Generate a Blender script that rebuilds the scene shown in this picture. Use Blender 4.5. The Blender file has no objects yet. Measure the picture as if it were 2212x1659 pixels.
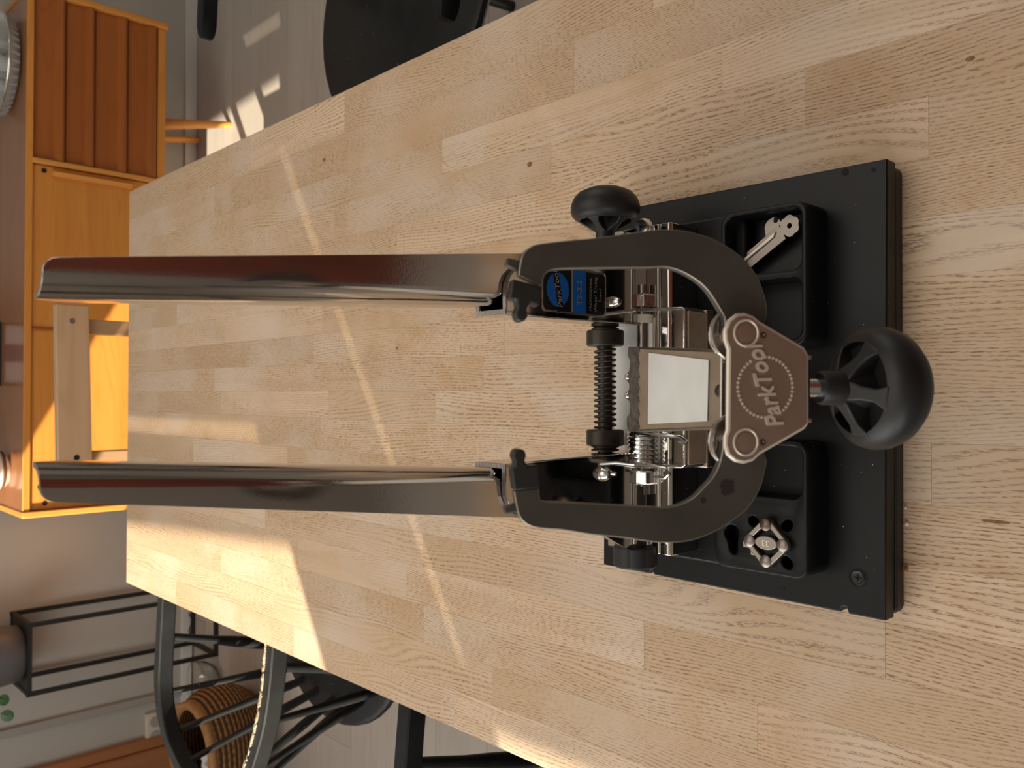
import bpy, bmesh, math, random
from mathutils import Vector, Matrix
import numpy as np

random.seed(7)
SC = bpy.context.scene
COL = SC.collection
PI = math.pi
R = math.radians

# ------------------------------------------------------------------ camera
CAM_POS = np.array([0.0, 0.0, 1.332])
FPX = 1838.0                                   # focal length in pixels of the 2212 px long side
YAW, PITCH, ROLL = R(1.037), R(43.633), R(-0.839)
_F = np.array([math.sin(YAW)*math.cos(PITCH), math.cos(YAW)*math.cos(PITCH), -math.sin(PITCH)])
_r = np.array([math.cos(YAW), -math.sin(YAW), 0.0])
_d = np.cross(_F, _r)
_R2 = math.cos(ROLL)*_r + math.sin(ROLL)*_d    # to the right of a person standing at the table
_D2 = -math.sin(ROLL)*_r + math.cos(ROLL)*_d   # towards that person's feet
cam = bpy.data.cameras.new('camera')
camo = bpy.data.objects.new('camera', cam); COL.objects.link(camo)
# the phone is held on its side: the picture's right is "down" in the room, its top is "right"
X, Y, Z = Vector(_D2), Vector(_R2), Vector(-_F)
M = Matrix((X, Y, Z)).transposed().to_4x4(); M.translation = Vector(CAM_POS)
camo.matrix_world = M
cam.sensor_fit = 'HORIZONTAL'; cam.sensor_width = 36.0
cam.lens = 36.0*FPX/2212.0
cam.clip_start = 0.02; cam.clip_end = 60
cam.dof.use_dof = True; cam.dof.focus_distance = 0.66; cam.dof.aperture_fstop = 15.0
SC.camera = camo

# ------------------------------------------------------------------ light
w = bpy.data.worlds.new('world'); SC.world = w; w.use_nodes = True
bg = w.node_tree.nodes['Background']
bg.inputs[0].default_value = (0.62, 0.78, 1.0, 1); bg.inputs[1].default_value = 1.2
SUN_DIR = Vector((1.0, 0.63, -0.587)).normalized()
sun = bpy.data.lights.new('sun', 'SUN'); sun.energy = 13.0; sun.angle = R(0.42)
sun.color = (1.0, 0.87, 0.66)
suno = bpy.data.objects.new('sun', sun); COL.objects.link(suno)
suno.rotation_euler = SUN_DIR.to_track_quat('-Z', 'Y').to_euler()
suno.location = (-6, -3, 5)
def area(name, loc, sx, sy, rot, power, color):
    l = bpy.data.lights.new(name, 'AREA'); l.shape = 'RECTANGLE'; l.size = sx; l.size_y = sy
    l.energy = power; l.color = color
    o = bpy.data.objects.new(name, l); COL.objects.link(o); o.location = loc; o.rotation_euler = rot
    return o
# daylight coming in through the two windows of the left wall
area('daylight_or_fill', (-1.73, 1.10, 1.70), 1.2, 2.0, (0, R(-90), 0), 28, (1.0, 0.965, 0.90))
area('daylight_or_fill', (-1.73, -0.48, 1.70), 1.2, 0.5, (0, R(-90), 0), 10, (1.0, 0.965, 0.90))
# added unseen right-wall light for chrome reflections; broad soft light under the ceiling
area('daylight_or_fill', (2.28, 0.9, 1.55), 1.2, 1.3, (0, R(90), 0), 7, (1.0, 0.98, 0.94))
area('overhead_fill', (0.3, 0.9, 2.44), 1.6, 1.6, (0, 0, 0), 11, (1.0, 0.93, 0.84))
SC.view_settings.view_transform = 'Standard'
SC.view_settings.look = 'None'
SC.view_settings.gamma = 1.0
SC.view_settings.use_curve_mapping = False
SC.view_settings.exposure = 0.03
SC.cycles.use_denoising = True
SC.cycles.max_bounces = 8

# ------------------------------------------------------------------ measuring helpers (photo pixel -> room point)
def ray(u, v):
    return (1659 - v - 829.5)*_R2 + (u - 1106.0)*_D2 + FPX*_F
def at_z(u, v, z):
    q = ray(u, v); return Vector(CAM_POS + q*((z - CAM_POS[2])/q[2]))
def at_y(u, v, y):
    q = ray(u, v); return Vector(CAM_POS + q*(y/q[1]))
def at_plane(u, v, o, n):
    q = ray(u, v); t = ((np.array(o) - CAM_POS) @ np.array(n))/(q @ np.array(n))
    return Vector(CAM_POS + q*t)

# ------------------------------------------------------------------ mesh helpers
class MB:
    def __init__(s): s.bm = bmesh.new()
    def face(s, pts):
        vs = [s.bm.verts.new(p) for p in pts]; return s.bm.faces.new(vs)
    def hexa(s, p):          # 8 points: bottom loop 0-3, top loop 4-7
        v = [s.bm.verts.new(q) for q in p]
        for f in ((3,2,1,0),(4,5,6,7),(0,1,5,4),(1,2,6,5),(2,3,7,6),(3,0,4,7)):
            s.bm.faces.new([v[i] for i in f])
        return s
    def box(s, x0, x1, y0, y1, z0, z1):
        return s.hexa([(x0,y0,z0),(x1,y0,z0),(x1,y1,z0),(x0,y1,z0),(x0,y0,z1),(x1,y0,z1),(x1,y1,z1),(x0,y1,z1)])
    def loops(s, rings, close=False, cap=True):
        n = len(rings[0]); V = [[s.bm.verts.new(p) for p in r] for r in rings]
        m = len(V)
        for i in range(m if close else m-1):
            a, b = V[i], V[(i+1) % m]
            for j in range(n):
                s.bm.faces.new((a[j], a[(j+1) % n], b[(j+1) % n], b[j]))
        if cap and not close:
            s.bm.faces.new(V[0][::-1]); s.bm.faces.new(V[-1])
        return s
    def prism(s, pts, d):    # closed outline of 3-D points swept along vector d
        d = Vector(d); return s.loops([[Vector(p) for p in pts], [Vector(p)+d for p in pts]])
    def cyl(s, a, b, ra, rb=None, n=20):
        a, b = Vector(a), Vector(b); rb = ra if rb is None else rb
        ax = (b-a).normalized(); e = ax.orthogonal().normalized(); f = ax.cross(e)
        ring = lambda c, r: [c + (e*math.cos(2*PI*i/n) + f*math.sin(2*PI*i/n))*r for i in range(n)]
        return s.loops([ring(a, ra), ring(b, rb)])
    def lathe(s, o, ax, prof, n=32, ref=None):   # prof: (radius, height along ax)
        o, ax = Vector(o), Vector(ax).normalized()
        e = (Vector(ref) if ref else ax.orthogonal()).normalized(); f = ax.cross(e)
        rings = [[o + ax*h + (e*math.cos(2*PI*i/n) + f*math.sin(2*PI*i/n))*max(r, 1e-5) for i in range(n)] for r, h in prof]
        return s.loops(rings)
    def tube(s, pts, r, n=8, closed=False, radii=None):
        pts = [Vector(p) for p in pts]; m = len(pts); rings = []
        prev = None
        for i, p in enumerate(pts):
            t = (pts[(i+1) % m] - pts[i-1]) if (closed or 0 < i < m-1) else ((pts[1]-pts[0]) if i == 0 else (pts[-1]-pts[-2]))
            t.normalize()
            e = t.orthogonal().normalized() if prev is None else (prev - t*prev.dot(t)).normalized()
            prev = e; f = t.cross(e); rr = radii[i] if radii else r
            rings.append([p + (e*math.cos(2*PI*k/n) + f*math.sin(2*PI*k/n))*rr for k in range(n)])
        return s.loops(rings, close=closed)
    def plate_with_holes(s, outer, holes, z1, z0, floors=None, ch=0.0):
        """top at z1 with holes; outer walls down to z0; each hole walls down to its floor (closed)"""
        bm = s.bm; edges = []
        def loop(pts, z):
            v = [bm.verts.new((p[0], p[1], z)) for p in pts]
            e = [bm.edges.new((v[i], v[(i+1) % len(v)])) for i in range(len(v))]
            return v, e
        def grow(P, d):          # outline moved outwards by d
            n_ = len(P); out = []
            sg = 1 if sum(P[i][0]*P[(i+1) % n_][1] - P[(i+1) % n_][0]*P[i][1] for i in range(n_)) > 0 else -1
            for i in range(n_):
                p, q = P[i-1], P[(i+1) % n_]; tx, ty = q[0]-p[0], q[1]-p[1]; l = math.hypot(tx, ty) or 1
                out.append((P[i][0] + sg*d*ty/l, P[i][1] - sg*d*tx/l))
            return out
        def step(top, P, z):     # chamfer ring from the loop `top` to outline P at z
            v = [bm.verts.new((p[0], p[1], z)) for p in P]; n_ = len(v)
            for i in range(n_): bm.faces.new((top[i], top[(i+1) % n_], v[(i+1) % n_], v[i]))
            return v
        ov, oe = loop(grow(outer, -ch) if ch else outer, z1); edges += oe; hv = []
        for h in holes:
            a, b = loop(grow(h, ch) if ch else h, z1); edges += b; hv.append(a)
        bmesh.ops.triangle_fill(bm, use_beauty=True, edges=edges)
        if ch:
            ov = step(step(ov, grow(outer, -ch*.3), z1 - ch*.3), outer, z1 - ch)
            hv = [step(step(a, grow(h, ch*.3), z1 - ch*.3), h, z1 - ch) for a, h in zip(hv, holes)]
        ob = [bm.verts.new((p[0], p[1], z0)) for p in outer]
        n = len(ov)
        for i in range(n): bm.faces.new((ov[i], ov[(i+1) % n], ob[(i+1) % n], ob[i]))
        for k, a in enumerate(hv):
            zf = floors[k]
            b = [bm.verts.new((p.co.x, p.co.y, zf)) for p in a]; m = len(a)
            for i in range(m): bm.faces.new((a[i], a[(i+1) % m], b[(i+1) % m], b[i]))
            bm.faces.new(b)
        return s
    def xform(s, M):
        bmesh.ops.transform(s.bm, matrix=M, verts=s.bm.verts); return s

WL = {}
def build(name, mb, mat, parent=None, smooth=40, bev=0, seg=2, bevmat=None, tag_=None):
    bm = mb.bm
    bmesh.ops.recalc_face_normals(bm, faces=bm.faces)
    if smooth:
        lim = R(smooth)
        for e in bm.edges:
            e.smooth = not (len(e.link_faces) == 2 and e.calc_face_angle(0) > lim)
        for f in bm.faces: f.smooth = True
    co = [v.co for v in bm.verts]
    c = Vector([(min(p[i] for p in co) + max(p[i] for p in co))/2 for i in range(3)])
    bmesh.ops.translate(bm, verts=bm.verts, vec=-c)
    me = bpy.data.meshes.new(name); bm.to_mesh(me); bm.free()
    for m_ in (mat if isinstance(mat, (list, tuple)) else [mat]): me.materials.append(m_)
    o = bpy.data.objects.new(name, me); COL.objects.link(o)
    pw = WL[parent.name] if parent else Vector((0, 0, 0))
    if parent: o.parent = parent
    o.location = c - pw; WL[o.name] = c
    if bev:
        b = o.modifiers.new('bevel', 'BEVEL'); b.width = bev; b.segments = seg; b.limit_method = 'ANGLE'; b.angle_limit = R(35)
        if bevmat is not None: b.material = bevmat
    return o
def thing(name, label, cat, loc, group=None):
    o = bpy.data.objects.new(name, None); COL.objects.link(o); o.location = loc
    o.empty_display_size = 0.05
    WL[o.name] = Vector(loc); return tag(o, label, cat, group)
def tag(o, label, cat, group=None):
    o['label'] = label; o['category'] = cat
    if group: o['group'] = group
    return o
def struct(o): o['kind'] = 'structure'; return o
def lab(o, t): o['label'] = t; return o
def copy_tree(o, parent=None, skip=('#',)):
    c = o.copy(); COL.objects.link(c)
    if parent: c.parent = parent
    for ch in [k for k in list(bpy.data.objects) if k.parent == o]:
        if not ch.name.startswith(skip): copy_tree(ch, c, skip)
    return c
def rr(x0, x1, y0, y1, r, n=6):
    out = []
    for cx, cy, a0 in ((x1-r, y1-r, 0), (x0+r, y1-r, 90), (x0+r, y0+r, 180), (x1-r, y0+r, 270)):
        for i in range(n+1):
            a = R(a0 + 90*i/n); out.append((cx + r*math.cos(a), cy + r*math.sin(a)))
    return out
def text_mesh(name, s, size, origin, ex, ey, mat, parent, extr=0.0002, shear=0.0, bold=0.0, align='CENTER', sx=1.0):
    cu = bpy.data.curves.new(name, 'FONT'); cu.body = s; cu.size = size; cu.extrude = extr
    cu.shear = shear; cu.offset = bold; cu.align_x = align; cu.align_y = 'CENTER'; cu.resolution_u = 3
    t = bpy.data.objects.new(name, cu); COL.objects.link(t)
    dg = bpy.context.evaluated_depsgraph_get()
    me = bpy.data.meshes.new_from_object(t.evaluated_get(dg))
    bpy.data.objects.remove(t)
    me.name = name; me.materials.clear(); me.materials.append(mat)
    o = bpy.data.objects.new(name, me); COL.objects.link(o); o.parent = parent
    ex, ey = Vector(ex).normalized()*sx, Vector(ey).normalized(); ez = ex.cross(ey).normalized()
    M = Matrix((ex, ey, ez)).transposed().to_4x4()
    me.transform(M); o.location = Vector(origin) - WL[parent.name]; WL[o.name] = Vector(origin)
    return o

def ell0(cx, cy, a, b, n): return [(cx + a*math.cos(2*PI*i/n), cy + b*math.sin(2*PI*i/n)) for i in range(n)]

# ------------------------------------------------------------------ materials
def mat(name, color, rough=0.5, metal=0.0, noise=None, bump=0.0, bscale=200, spec=0.5, coat=0.0, trans=0.0, ior=1.45, rvar=None, spots=None):
    m = bpy.data.materials.new(name); m.use_nodes = True; nt = m.node_tree; N = nt.nodes; L = nt.links
    b = N['Principled BSDF']; b.inputs['Base Color'].default_value = (*color, 1)
    b.inputs['Roughness'].default_value = rough; b.inputs['Metallic'].default_value = metal
    b.inputs['Specular IOR Level'].default_value = spec; b.inputs['IOR'].default_value = ior
    if coat: b.inputs['Coat Weight'].default_value = coat; b.inputs['Coat Roughness'].default_value = 0.15
    if trans: b.inputs['Transmission Weight'].default_value = trans
    tc = N.new('ShaderNodeTexCoord'); last = None
    if noise:
        c2, sc, mp = noise
        mpn = N.new('ShaderNodeMapping'); mpn.inputs['Scale'].default_value = mp; L.new(tc.outputs['Object'], mpn.inputs[0])
        n = N.new('ShaderNodeTexNoise'); n.inputs['Scale'].default_value = sc; n.inputs['Detail'].default_value = 5
        L.new(mpn.outputs[0], n.inputs['Vector'])
        mx = N.new('ShaderNodeMix'); mx.data_type = 'RGBA'
        mx.inputs[6].default_value = (*color, 1); mx.inputs[7].default_value = (*c2, 1)
        rp = N.new('ShaderNodeValToRGB'); rp.color_ramp.elements[0].position = 0.35; rp.color_ramp.elements[1].position = 0.68
        L.new(n.outputs['Fac'], rp.inputs[0]); L.new(rp.outputs[0], mx.inputs[0]); L.new(mx.outputs[2], b.inputs['Base Color'])
        last = mx.outputs[2]
        if rvar:
            mr = N.new('ShaderNodeMapRange'); mr.inputs[3].default_value = rvar[0]; mr.inputs[4].default_value = rvar[1]
            L.new(n.outputs['Fac'], mr.inputs[0]); L.new(mr.outputs[0], b.inputs['Roughness'])
    if spots:                                 # dust specks and flakes
        col, sc, th = spots
        v = N.new('ShaderNodeTexVoronoi'); v.inputs['Scale'].default_value = sc; L.new(tc.outputs['Object'], v.inputs['Vector'])
        sp = N.new('ShaderNodeSeparateColor'); L.new(v.outputs['Color'], sp.inputs[0])
        g = N.new('ShaderNodeMath'); g.operation = 'GREATER_THAN'; g.inputs[1].default_value = 0.72; L.new(sp.outputs[0], g.inputs[0])
        l_ = N.new('ShaderNodeMath'); l_.operation = 'LESS_THAN'; l_.inputs[1].default_value = th; L.new(v.outputs['Distance'], l_.inputs[0])
        mu = N.new('ShaderNodeMath'); mu.operation = 'MULTIPLY'; L.new(g.outputs[0], mu.inputs[0]); L.new(l_.outputs[0], mu.inputs[1])
        mx2 = N.new('ShaderNodeMix'); mx2.data_type = 'RGBA'; mx2.inputs[6].default_value = (*color, 1); mx2.inputs[7].default_value = (*col, 1)
        if last: L.new(last, mx2.inputs[6])
        L.new(mu.outputs[0], mx2.inputs[0]); L.new(mx2.outputs[2], b.inputs['Base Color'])
        if metal:
            iv = N.new('ShaderNodeMath'); iv.operation = 'SUBTRACT'; iv.inputs[0].default_value = metal; L.new(mu.outputs[0], iv.inputs[1]); L.new(iv.outputs[0], b.inputs['Metallic'])
    if bump:
        n2 = N.new('ShaderNodeTexNoise'); n2.inputs['Scale'].default_value = bscale; n2.inputs['Detail'].default_value = 3
        L.new(tc.outputs['Object'], n2.inputs['Vector'])
        bp = N.new('ShaderNodeBump'); bp.inputs['Strength'].default_value = bump; bp.inputs['Distance'].default_value = 0.001
        L.new(n2.outputs['Fac'], bp.inputs['Height']); L.new(bp.outputs[0], b.inputs['Normal'])
    return m

def wood(name, light, dark, pore, axis='Y', ring=55, pores=True, rough=0.5, tone=0.5, stain=None, spec=0.4, streak=(26, 1.0), coat=0.0, contrast=1.0):
    """procedural timber: grain runs along `axis`; every board gets its own tone and offset"""
    m = bpy.data.materials.new(name); m.use_nodes = True; nt = m.node_tree; N = nt.nodes; L = nt.links
    b = N['Principled BSDF']; b.inputs['Roughness'].default_value = rough; b.inputs['Specular IOR Level'].default_value = spec
    if coat: b.inputs['Coat Weight'].default_value = coat; b.inputs['Coat Roughness'].default_value = 0.2
    tc = N.new('ShaderNodeTexCoord'); oi = N.new('ShaderNodeObjectInfo')
    mul = N.new('ShaderNodeVectorMath'); mul.operation = 'SCALE'; mul.inputs[0].default_value = (37.0, 91.0, 53.0); L.new(oi.outputs['Random'], mul.inputs['Scale'])
    add = N.new('ShaderNodeVectorMath'); add.operation = 'ADD'; L.new(tc.outputs['Object'], add.inputs[0]); L.new(mul.outputs[0], add.inputs[1])
    def mp(sx, sl):
        q = N.new('ShaderNodeMapping'); sc = {'Y': (sx, sl, sx), 'X': (sl, sx, sx), 'Z': (sx, sx, sl)}[axis]
        q.inputs['Scale'].default_value = sc; L.new(add.outputs[0], q.inputs[0]); return q.outputs[0]
    def noise(vec, scale, det=4, dist=0.0):
        n = N.new('ShaderNodeTexNoise'); n.inputs['Scale'].default_value = scale; n.inputs['Detail'].default_value = det
        n.inputs['Distortion'].default_value = dist; L.new(vec, n.inputs['Vector']); return n.outputs['Fac']
    def ramp(fac, a, c):
        r_ = N.new('ShaderNodeMapRange'); r_.inputs[1].default_value = a; r_.inputs[2].default_value = c; r_.clamp = True
        L.new(fac, r_.inputs[0]); return r_.outputs[0]
    def mixc(fac, a, c, blend='MIX'):
        x = N.new('ShaderNodeMix'); x.data_type = 'RGBA'; x.blend_type = blend
        for s, v in ((0, fac), (6, a), (7, c)):
            if isinstance(v, (tuple, float, int)): x.inputs[s].default_value = (*v, 1) if isinstance(v, tuple) else v
            else: L.new(v, x.inputs[s])
        return x.outputs[2]
    def math_(op, a, c):
        x = N.new('ShaderNodeMath'); x.operation = op
        for i, v in enumerate((a, c)):
            if isinstance(v, (float, int)): x.inputs[i].default_value = v
            else: L.new(v, x.inputs[i])
        return x.outputs[0]
    # board tone
    rnd2 = N.new('ShaderNodeTexWhiteNoise'); rnd2.noise_dimensions = '1D'; L.new(oi.outputs['Random'], rnd2.inputs['W'])
    c = mixc(math_('MULTIPLY', rnd2.outputs['Value'], tone), light, dark)
    # broad streaks
    s1 = ramp(noise(mp(*streak), 1.0, 5, 0.6), 0.40, 0.72)
    c = mixc(math_('MULTIPLY', s1, 0.55*contrast), c, dark)
    # growth rings: bands of a stretched, distorted field
    fld = noise(mp(9, 0.9), 1.0, 2, 0.3)
    sn = math_('SINE', math_('MULTIPLY', fld, ring*2.2), 0.0)
    c = mixc(math_('MULTIPLY', ramp(sn, 0.55, 1.0), 0.38*contrast), c, dark)
    hgt = None
    if pores:
        # pores follow the wavy growth rings: warp the cross-grain coordinate, then cut short dashes out of it
        wv = math_('MULTIPLY', math_('SUBTRACT', noise(mp(11, 1.9), 1.0, 2, 0.0), 0.5), 0.085)
        cmb = N.new('ShaderNodeCombineXYZ'); L.new(wv, cmb.inputs[{'Y': 0, 'X': 1, 'Z': 0}[axis]])
        v2 = N.new('ShaderNodeVectorMath'); v2.operation = 'ADD'; L.new(add.outputs[0], v2.inputs[0]); L.new(cmb.outputs[0], v2.inputs[1])
        def mp2(sx, sl):
            q = N.new('ShaderNodeMapping'); sc = {'Y': (sx, sl, sx), 'X': (sl, sx, sx), 'Z': (sx, sx, sl)}[axis]
            q.inputs['Scale'].default_value = sc; L.new(v2.outputs[0], q.inputs[0]); return q.outputs[0]
        sp_ = N.new('ShaderNodeSeparateXYZ'); L.new(v2.outputs[0], sp_.inputs[0])
        ringb = math_('SINE', math_('MULTIPLY', sp_.outputs[{'Y': 0, 'X': 1, 'Z': 0}[axis]], 2*PI/0.0031), 0.0)
        ringf = ramp(ringb, -0.35, 0.75)
        v3 = N.new('ShaderNodeVectorMath'); v3.operation = 'SCALE'; v3.inputs['Scale'].default_value = 0.22; L.new(cmb.outputs[0], v3.inputs[0])
        v4 = N.new('ShaderNodeVectorMath'); v4.operation = 'ADD'; L.new(add.outputs[0], v4.inputs[0]); L.new(v3.outputs[0], v4.inputs[1])
        q4 = N.new('ShaderNodeMapping'); q4.inputs['Scale'].default_value = {'Y': (2700, 170, 2700), 'X': (170, 2700, 2700), 'Z': (2700, 2700, 170)}[axis]
        L.new(v4.outputs[0], q4.inputs[0])
        p = ramp(noise(q4.outputs[0], 1.0, 1.0, 0.0), 0.50, 0.58)
        dens = ramp(noise(mp(18, 2.6), 1.0, 2, 0.2), 0.22, 0.52)
        pf = math_('MULTIPLY', math_('MULTIPLY', p, ringf), dens)
        c = mixc(math_('MULTIPLY', ringf, 0.16), c, dark)
        c = mixc(math_('MULTIPLY', pf, 0.88), c, pore)
        # pale ray flecks and grey worn haze across the grain
        rf = ramp(noise(mp2(120, 260), 1.0, 1.5, 0.0), 0.62, 0.72)
        c = mixc(math_('MULTIPLY', rf, 0.07), c, (0.74, 0.60, 0.45))
        hgt = pf
    fine = ramp(noise(mp(900, 14), 1.0, 2), 0.35, 0.75)
    c = mixc(math_('MULTIPLY', fine, 0.20*contrast), c, dark)
    if stain:
        st = noise(tc.outputs['Object'], 1.0, 3)
        n3 = N.new('ShaderNodeTexNoise'); n3.inputs['Scale'].default_value = 14; n3.inputs['Detail'].default_value = 4
        L.new(add.outputs[0], n3.inputs['Vector'])
        c = mixc(math_('MULTIPLY', ramp(n3.outputs['Fac'], 0.54, 0.78), 0.55), c, stain)
        n4 = N.new('ShaderNodeTexNoise'); n4.inputs['Scale'].default_value = 7; n4.inputs['Detail'].default_value = 3
        L.new(add.outputs[0], n4.inputs['Vector'])
        c = mixc(math_('MULTIPLY', ramp(n4.outputs['Fac'], 0.48, 0.70), 0.36), c, (0.64, 0.58, 0.52))
    L.new(c, b.inputs['Base Color'])
    if hgt is not None:
        bp = N.new('ShaderNodeBump'); bp.inputs['Strength'].default_value = 0.35; bp.inputs['Distance'].default_value = -0.0006
        L.new(hgt, bp.inputs['Height']); L.new(bp.outputs[0], b.inputs['Normal'])
    return m

M_OAK = wood('oak_stave', (0.640, 0.485, 0.345), (0.475, 0.335, 0.208), (0.17, 0.090, 0.038), 'Y', ring=26, rough=0.55, tone=0.9, stain=(0.42, 0.23, 0.09), spec=0.35)
M_TEAK = wood('teak_veneer', (0.66, 0.27, 0.050), (0.50, 0.175, 0.028), (0.2, 0.06, 0.01), 'X', ring=40, pores=False, rough=0.42, tone=0.3, spec=0.45, streak=(30, 0.8))
M_TEAKD = wood('teak_dark', (0.36, 0.105, 0.016), (0.27, 0.072, 0.010), (0.15, 0.05, 0.01), 'X', ring=40, pores=False, rough=0.42, tone=0.3, spec=0.45)
M_TEAKL = wood('teak_edge', (0.70, 0.31, 0.065), (0.58, 0.22, 0.04), (0.2, 0.06, 0.01), 'Z', ring=30, pores=False, rough=0.40, tone=0.3, spec=0.45)
M_TEAKTOP = wood('teak_top', (0.36, 0.15, 0.055), (0.27, 0.10, 0.035), (0.1, 0.05, 0.01), 'X', ring=30, pores=False, rough=0.22, tone=0.3, spec=0.6)
M_BEECH = wood('beech', (0.56, 0.38, 0.235), (0.44, 0.27, 0.145), (0.2, 0.1, 0.05), 'X', ring=30, pores=False, rough=0.45, tone=0.2)
M_BEECHV = wood('beech_post', (0.42, 0.27, 0.15), (0.33, 0.19, 0.10), (0.2, 0.1, 0.05), 'Z', ring=30, pores=False, rough=0.45, tone=0.2)
M_DOOR = wood('brown_door_wood', (0.40, 0.17, 0.07), (0.30, 0.12, 0.045), (0.1, 0.05, 0.02), 'Z', ring=25, pores=False, rough=0.45, tone=0.2)
M_FLOOR = wood('grey_floor_board', (0.50, 0.465, 0.42), (0.405, 0.365, 0.32), (0.16, 0.12, 0.1), 'X', ring=20, pores=False, rough=0.45, tone=0.8, streak=(40, 1.2))
M_WALL = mat('grey_wall_paint', (0.485, 0.465, 0.43), 0.8, noise=((0.45, 0.43, 0.39), 1.3, (1, 1, 1)), bump=0.05, bscale=300)
M_WALLR = mat('mirrored_wall_taupe', (0.27, 0.24, 0.21), 0.8, noise=((0.22, 0.195, 0.17), 0.9, (1, 1, 1)))  # tone picked for what the uprights mirror
M_ADDEDDOOR = mat('mirrored_door_red', (0.22, 0.048, 0.026), 0.6, noise=((0.11, 0.036, 0.022), 3, (1, 1, 1)))  # red picked for the right upright's reflection
M_CEIL = mat('ceiling_paint', (0.62, 0.56, 0.50), 0.9)
M_WHITE = mat('white_paint', (0.66, 0.65, 0.63), 0.5)
M_TRUNK = mat('trunking_plastic', (0.36, 0.335, 0.31), 0.5)
M_BLKCHAIR = mat('black_lacquer', (0.0085, 0.0092, 0.0100), 0.45, spec=0.35, noise=((0.014, 0.0155, 0.017), 20, (1, 1, 1)), spots=((0.5, 0.5, 0.48), 90, 0.06))
M_BLKRAIL = mat('black_rail_paint', (0.0085, 0.0092, 0.0100), 0.62, spec=0.22, noise=((0.014, 0.0155, 0.017), 20, (1, 1, 1)))
M_BARE = mat('worn_bare_wood', (0.75, 0.68, 0.56), 0.6, noise=((0.55, 0.42, 0.28), 80, (1, 1, 1)))
M_BLKIRON = mat('black_iron', (0.014, 0.013, 0.012), 0.5)
M_PLASTIC = mat('black_plastic', (0.0040, 0.0046, 0.0055), 0.36, spec=0.28, noise=((0.0060, 0.0068, 0.0078), 18, (1, 1, 1)), spots=((0.45, 0.42, 0.36), 160, 0.055), bump=0.05, bscale=500)
M_PLASTICF = mat('black_front_plastic', (0.012, 0.011, 0.009), 0.5, noise=((0.017, 0.015, 0.012), 30, (1, 1, 1)))
M_KNOB = mat('black_knob_rubber', (0.012, 0.0125, 0.0135), 0.46)
M_NUT = mat('black_nut_plastic', (0.016, 0.018, 0.019), 0.55, bump=0.1, bscale=900)
M_BLKSTEEL = mat('black_oxide_steel', (0.055, 0.048, 0.040), 0.40, metal=0.6, noise=((0.035, 0.030, 0.026), 14, (1, 1, 1)), rvar=(0.34, 0.5))
M_CAPER = mat('dark_caliper_steel', (0.078, 0.071, 0.060), 0.48, metal=0.12, noise=((0.056, 0.050, 0.042), 22, (1, 1, 1)))
M_EDGE = mat('bright_sheared_edge', (0.30, 0.275, 0.235), 0.4, metal=0.8)
M_KNOT = mat('oak_knot', (0.24, 0.125, 0.055), 0.6, noise=((0.15, 0.07, 0.03), 300, (1, 1, 1)))
M_SAP = mat('oak_sap_ring', (0.47, 0.285, 0.14), 0.6, noise=((0.56, 0.39, 0.24), 120, (1, 1, 1)))
M_OIL = mat('oil_mark', (0.028, 0.025, 0.022), 0.4)
M_DIP = mat('black_dipped_tip', (0.020, 0.021, 0.020), 0.45)
M_CHROME = mat('chrome_plate', (0.62, 0.60, 0.57), 0.07, metal=1.0, noise=((0.52, 0.49, 0.46), 9, (1, 1, 1)), spots=((0.6, 0.56, 0.5), 260, 0.05), rvar=(0.05, 0.10))
M_CHROMEU = mat('chrome_plate_satin', (0.60, 0.57, 0.54), 0.08, metal=1.0, noise=((0.52, 0.48, 0.45), 7, (1, 1, 1)), bump=0.03, bscale=1500, rvar=(0.05, 0.13))
M_CUT = mat('cut_sheet_edge', (0.42, 0.40, 0.38), 0.35, metal=0.9, bump=0.2, bscale=800)
M_ZINC = mat('zinc_bright', (0.78, 0.80, 0.80), 0.16, metal=1.0)
M_STRAP = mat('pickled_steel', (0.66, 0.62, 0.58), 0.24, metal=1.0, bump=0.2, bscale=400)
M_STRUT = mat('satin_nickel', (0.50, 0.44, 0.37), 0.36, metal=0.85, noise=((0.42, 0.36, 0.29), 60, (1, 1, 1)), bump=0.08, bscale=900)
M_TAN = mat('dull_zinc_face', (0.40, 0.31, 0.225), 0.5, metal=0.15, noise=((0.33, 0.25, 0.175), 70, (1, 1, 1)))
M_SCORCH = mat('heat_dark_steel', (0.032, 0.030, 0.029), 0.38, metal=0.15, noise=((0.12, 0.115, 0.105), 160, (1, 1, 1)), bump=0.3, bscale=700)
M_PLATE = mat('cast_nickel', (0.40, 0.30, 0.235), 0.34, metal=0.62, noise=((0.37, 0.245, 0.20), 28, (1, 1, 1)), bump=0.05, bscale=500)
M_EMB = mat('raised_nickel', (0.74, 0.66, 0.56), 0.34, metal=0.4)
M_STICK = mat('white_sticker', (0.70, 0.71, 0.69), 0.55, noise=((0.64, 0.65, 0.62), 40, (1, 1, 1)), spots=((0.1, 0.1, 0.1), 420, 0.05))
M_LBLACK = mat('label_black', (0.008, 0.009, 0.010), 0.22)
M_LBLUE = mat('label_blue', (0.005, 0.105, 0.42), 0.3)
M_LGREY = mat('label_silver', (0.42, 0.37, 0.33), 0.3, metal=0.5)
M_NYLON = mat('white_nylon', (0.66, 0.63, 0.52), 0.5)
M_PIN = mat('grey_pin_steel', (0.25, 0.23, 0.21), 0.28, metal=1.0)
M_TOOL = mat('nickel_tool_steel', (0.29, 0.26, 0.23), 0.36, metal=0.9, bump=0.06, bscale=600)
M_TOOLD = mat('tool_recess', (0.17, 0.13, 0.10), 0.35, metal=0.9)
M_HOLE = mat('hole_black', (0.003, 0.003, 0.003), 0.8)
M_GLASS = mat('clear_glass', (0.96, 0.98, 0.97), 0.03, trans=1.0, ior=1.5)
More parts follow.
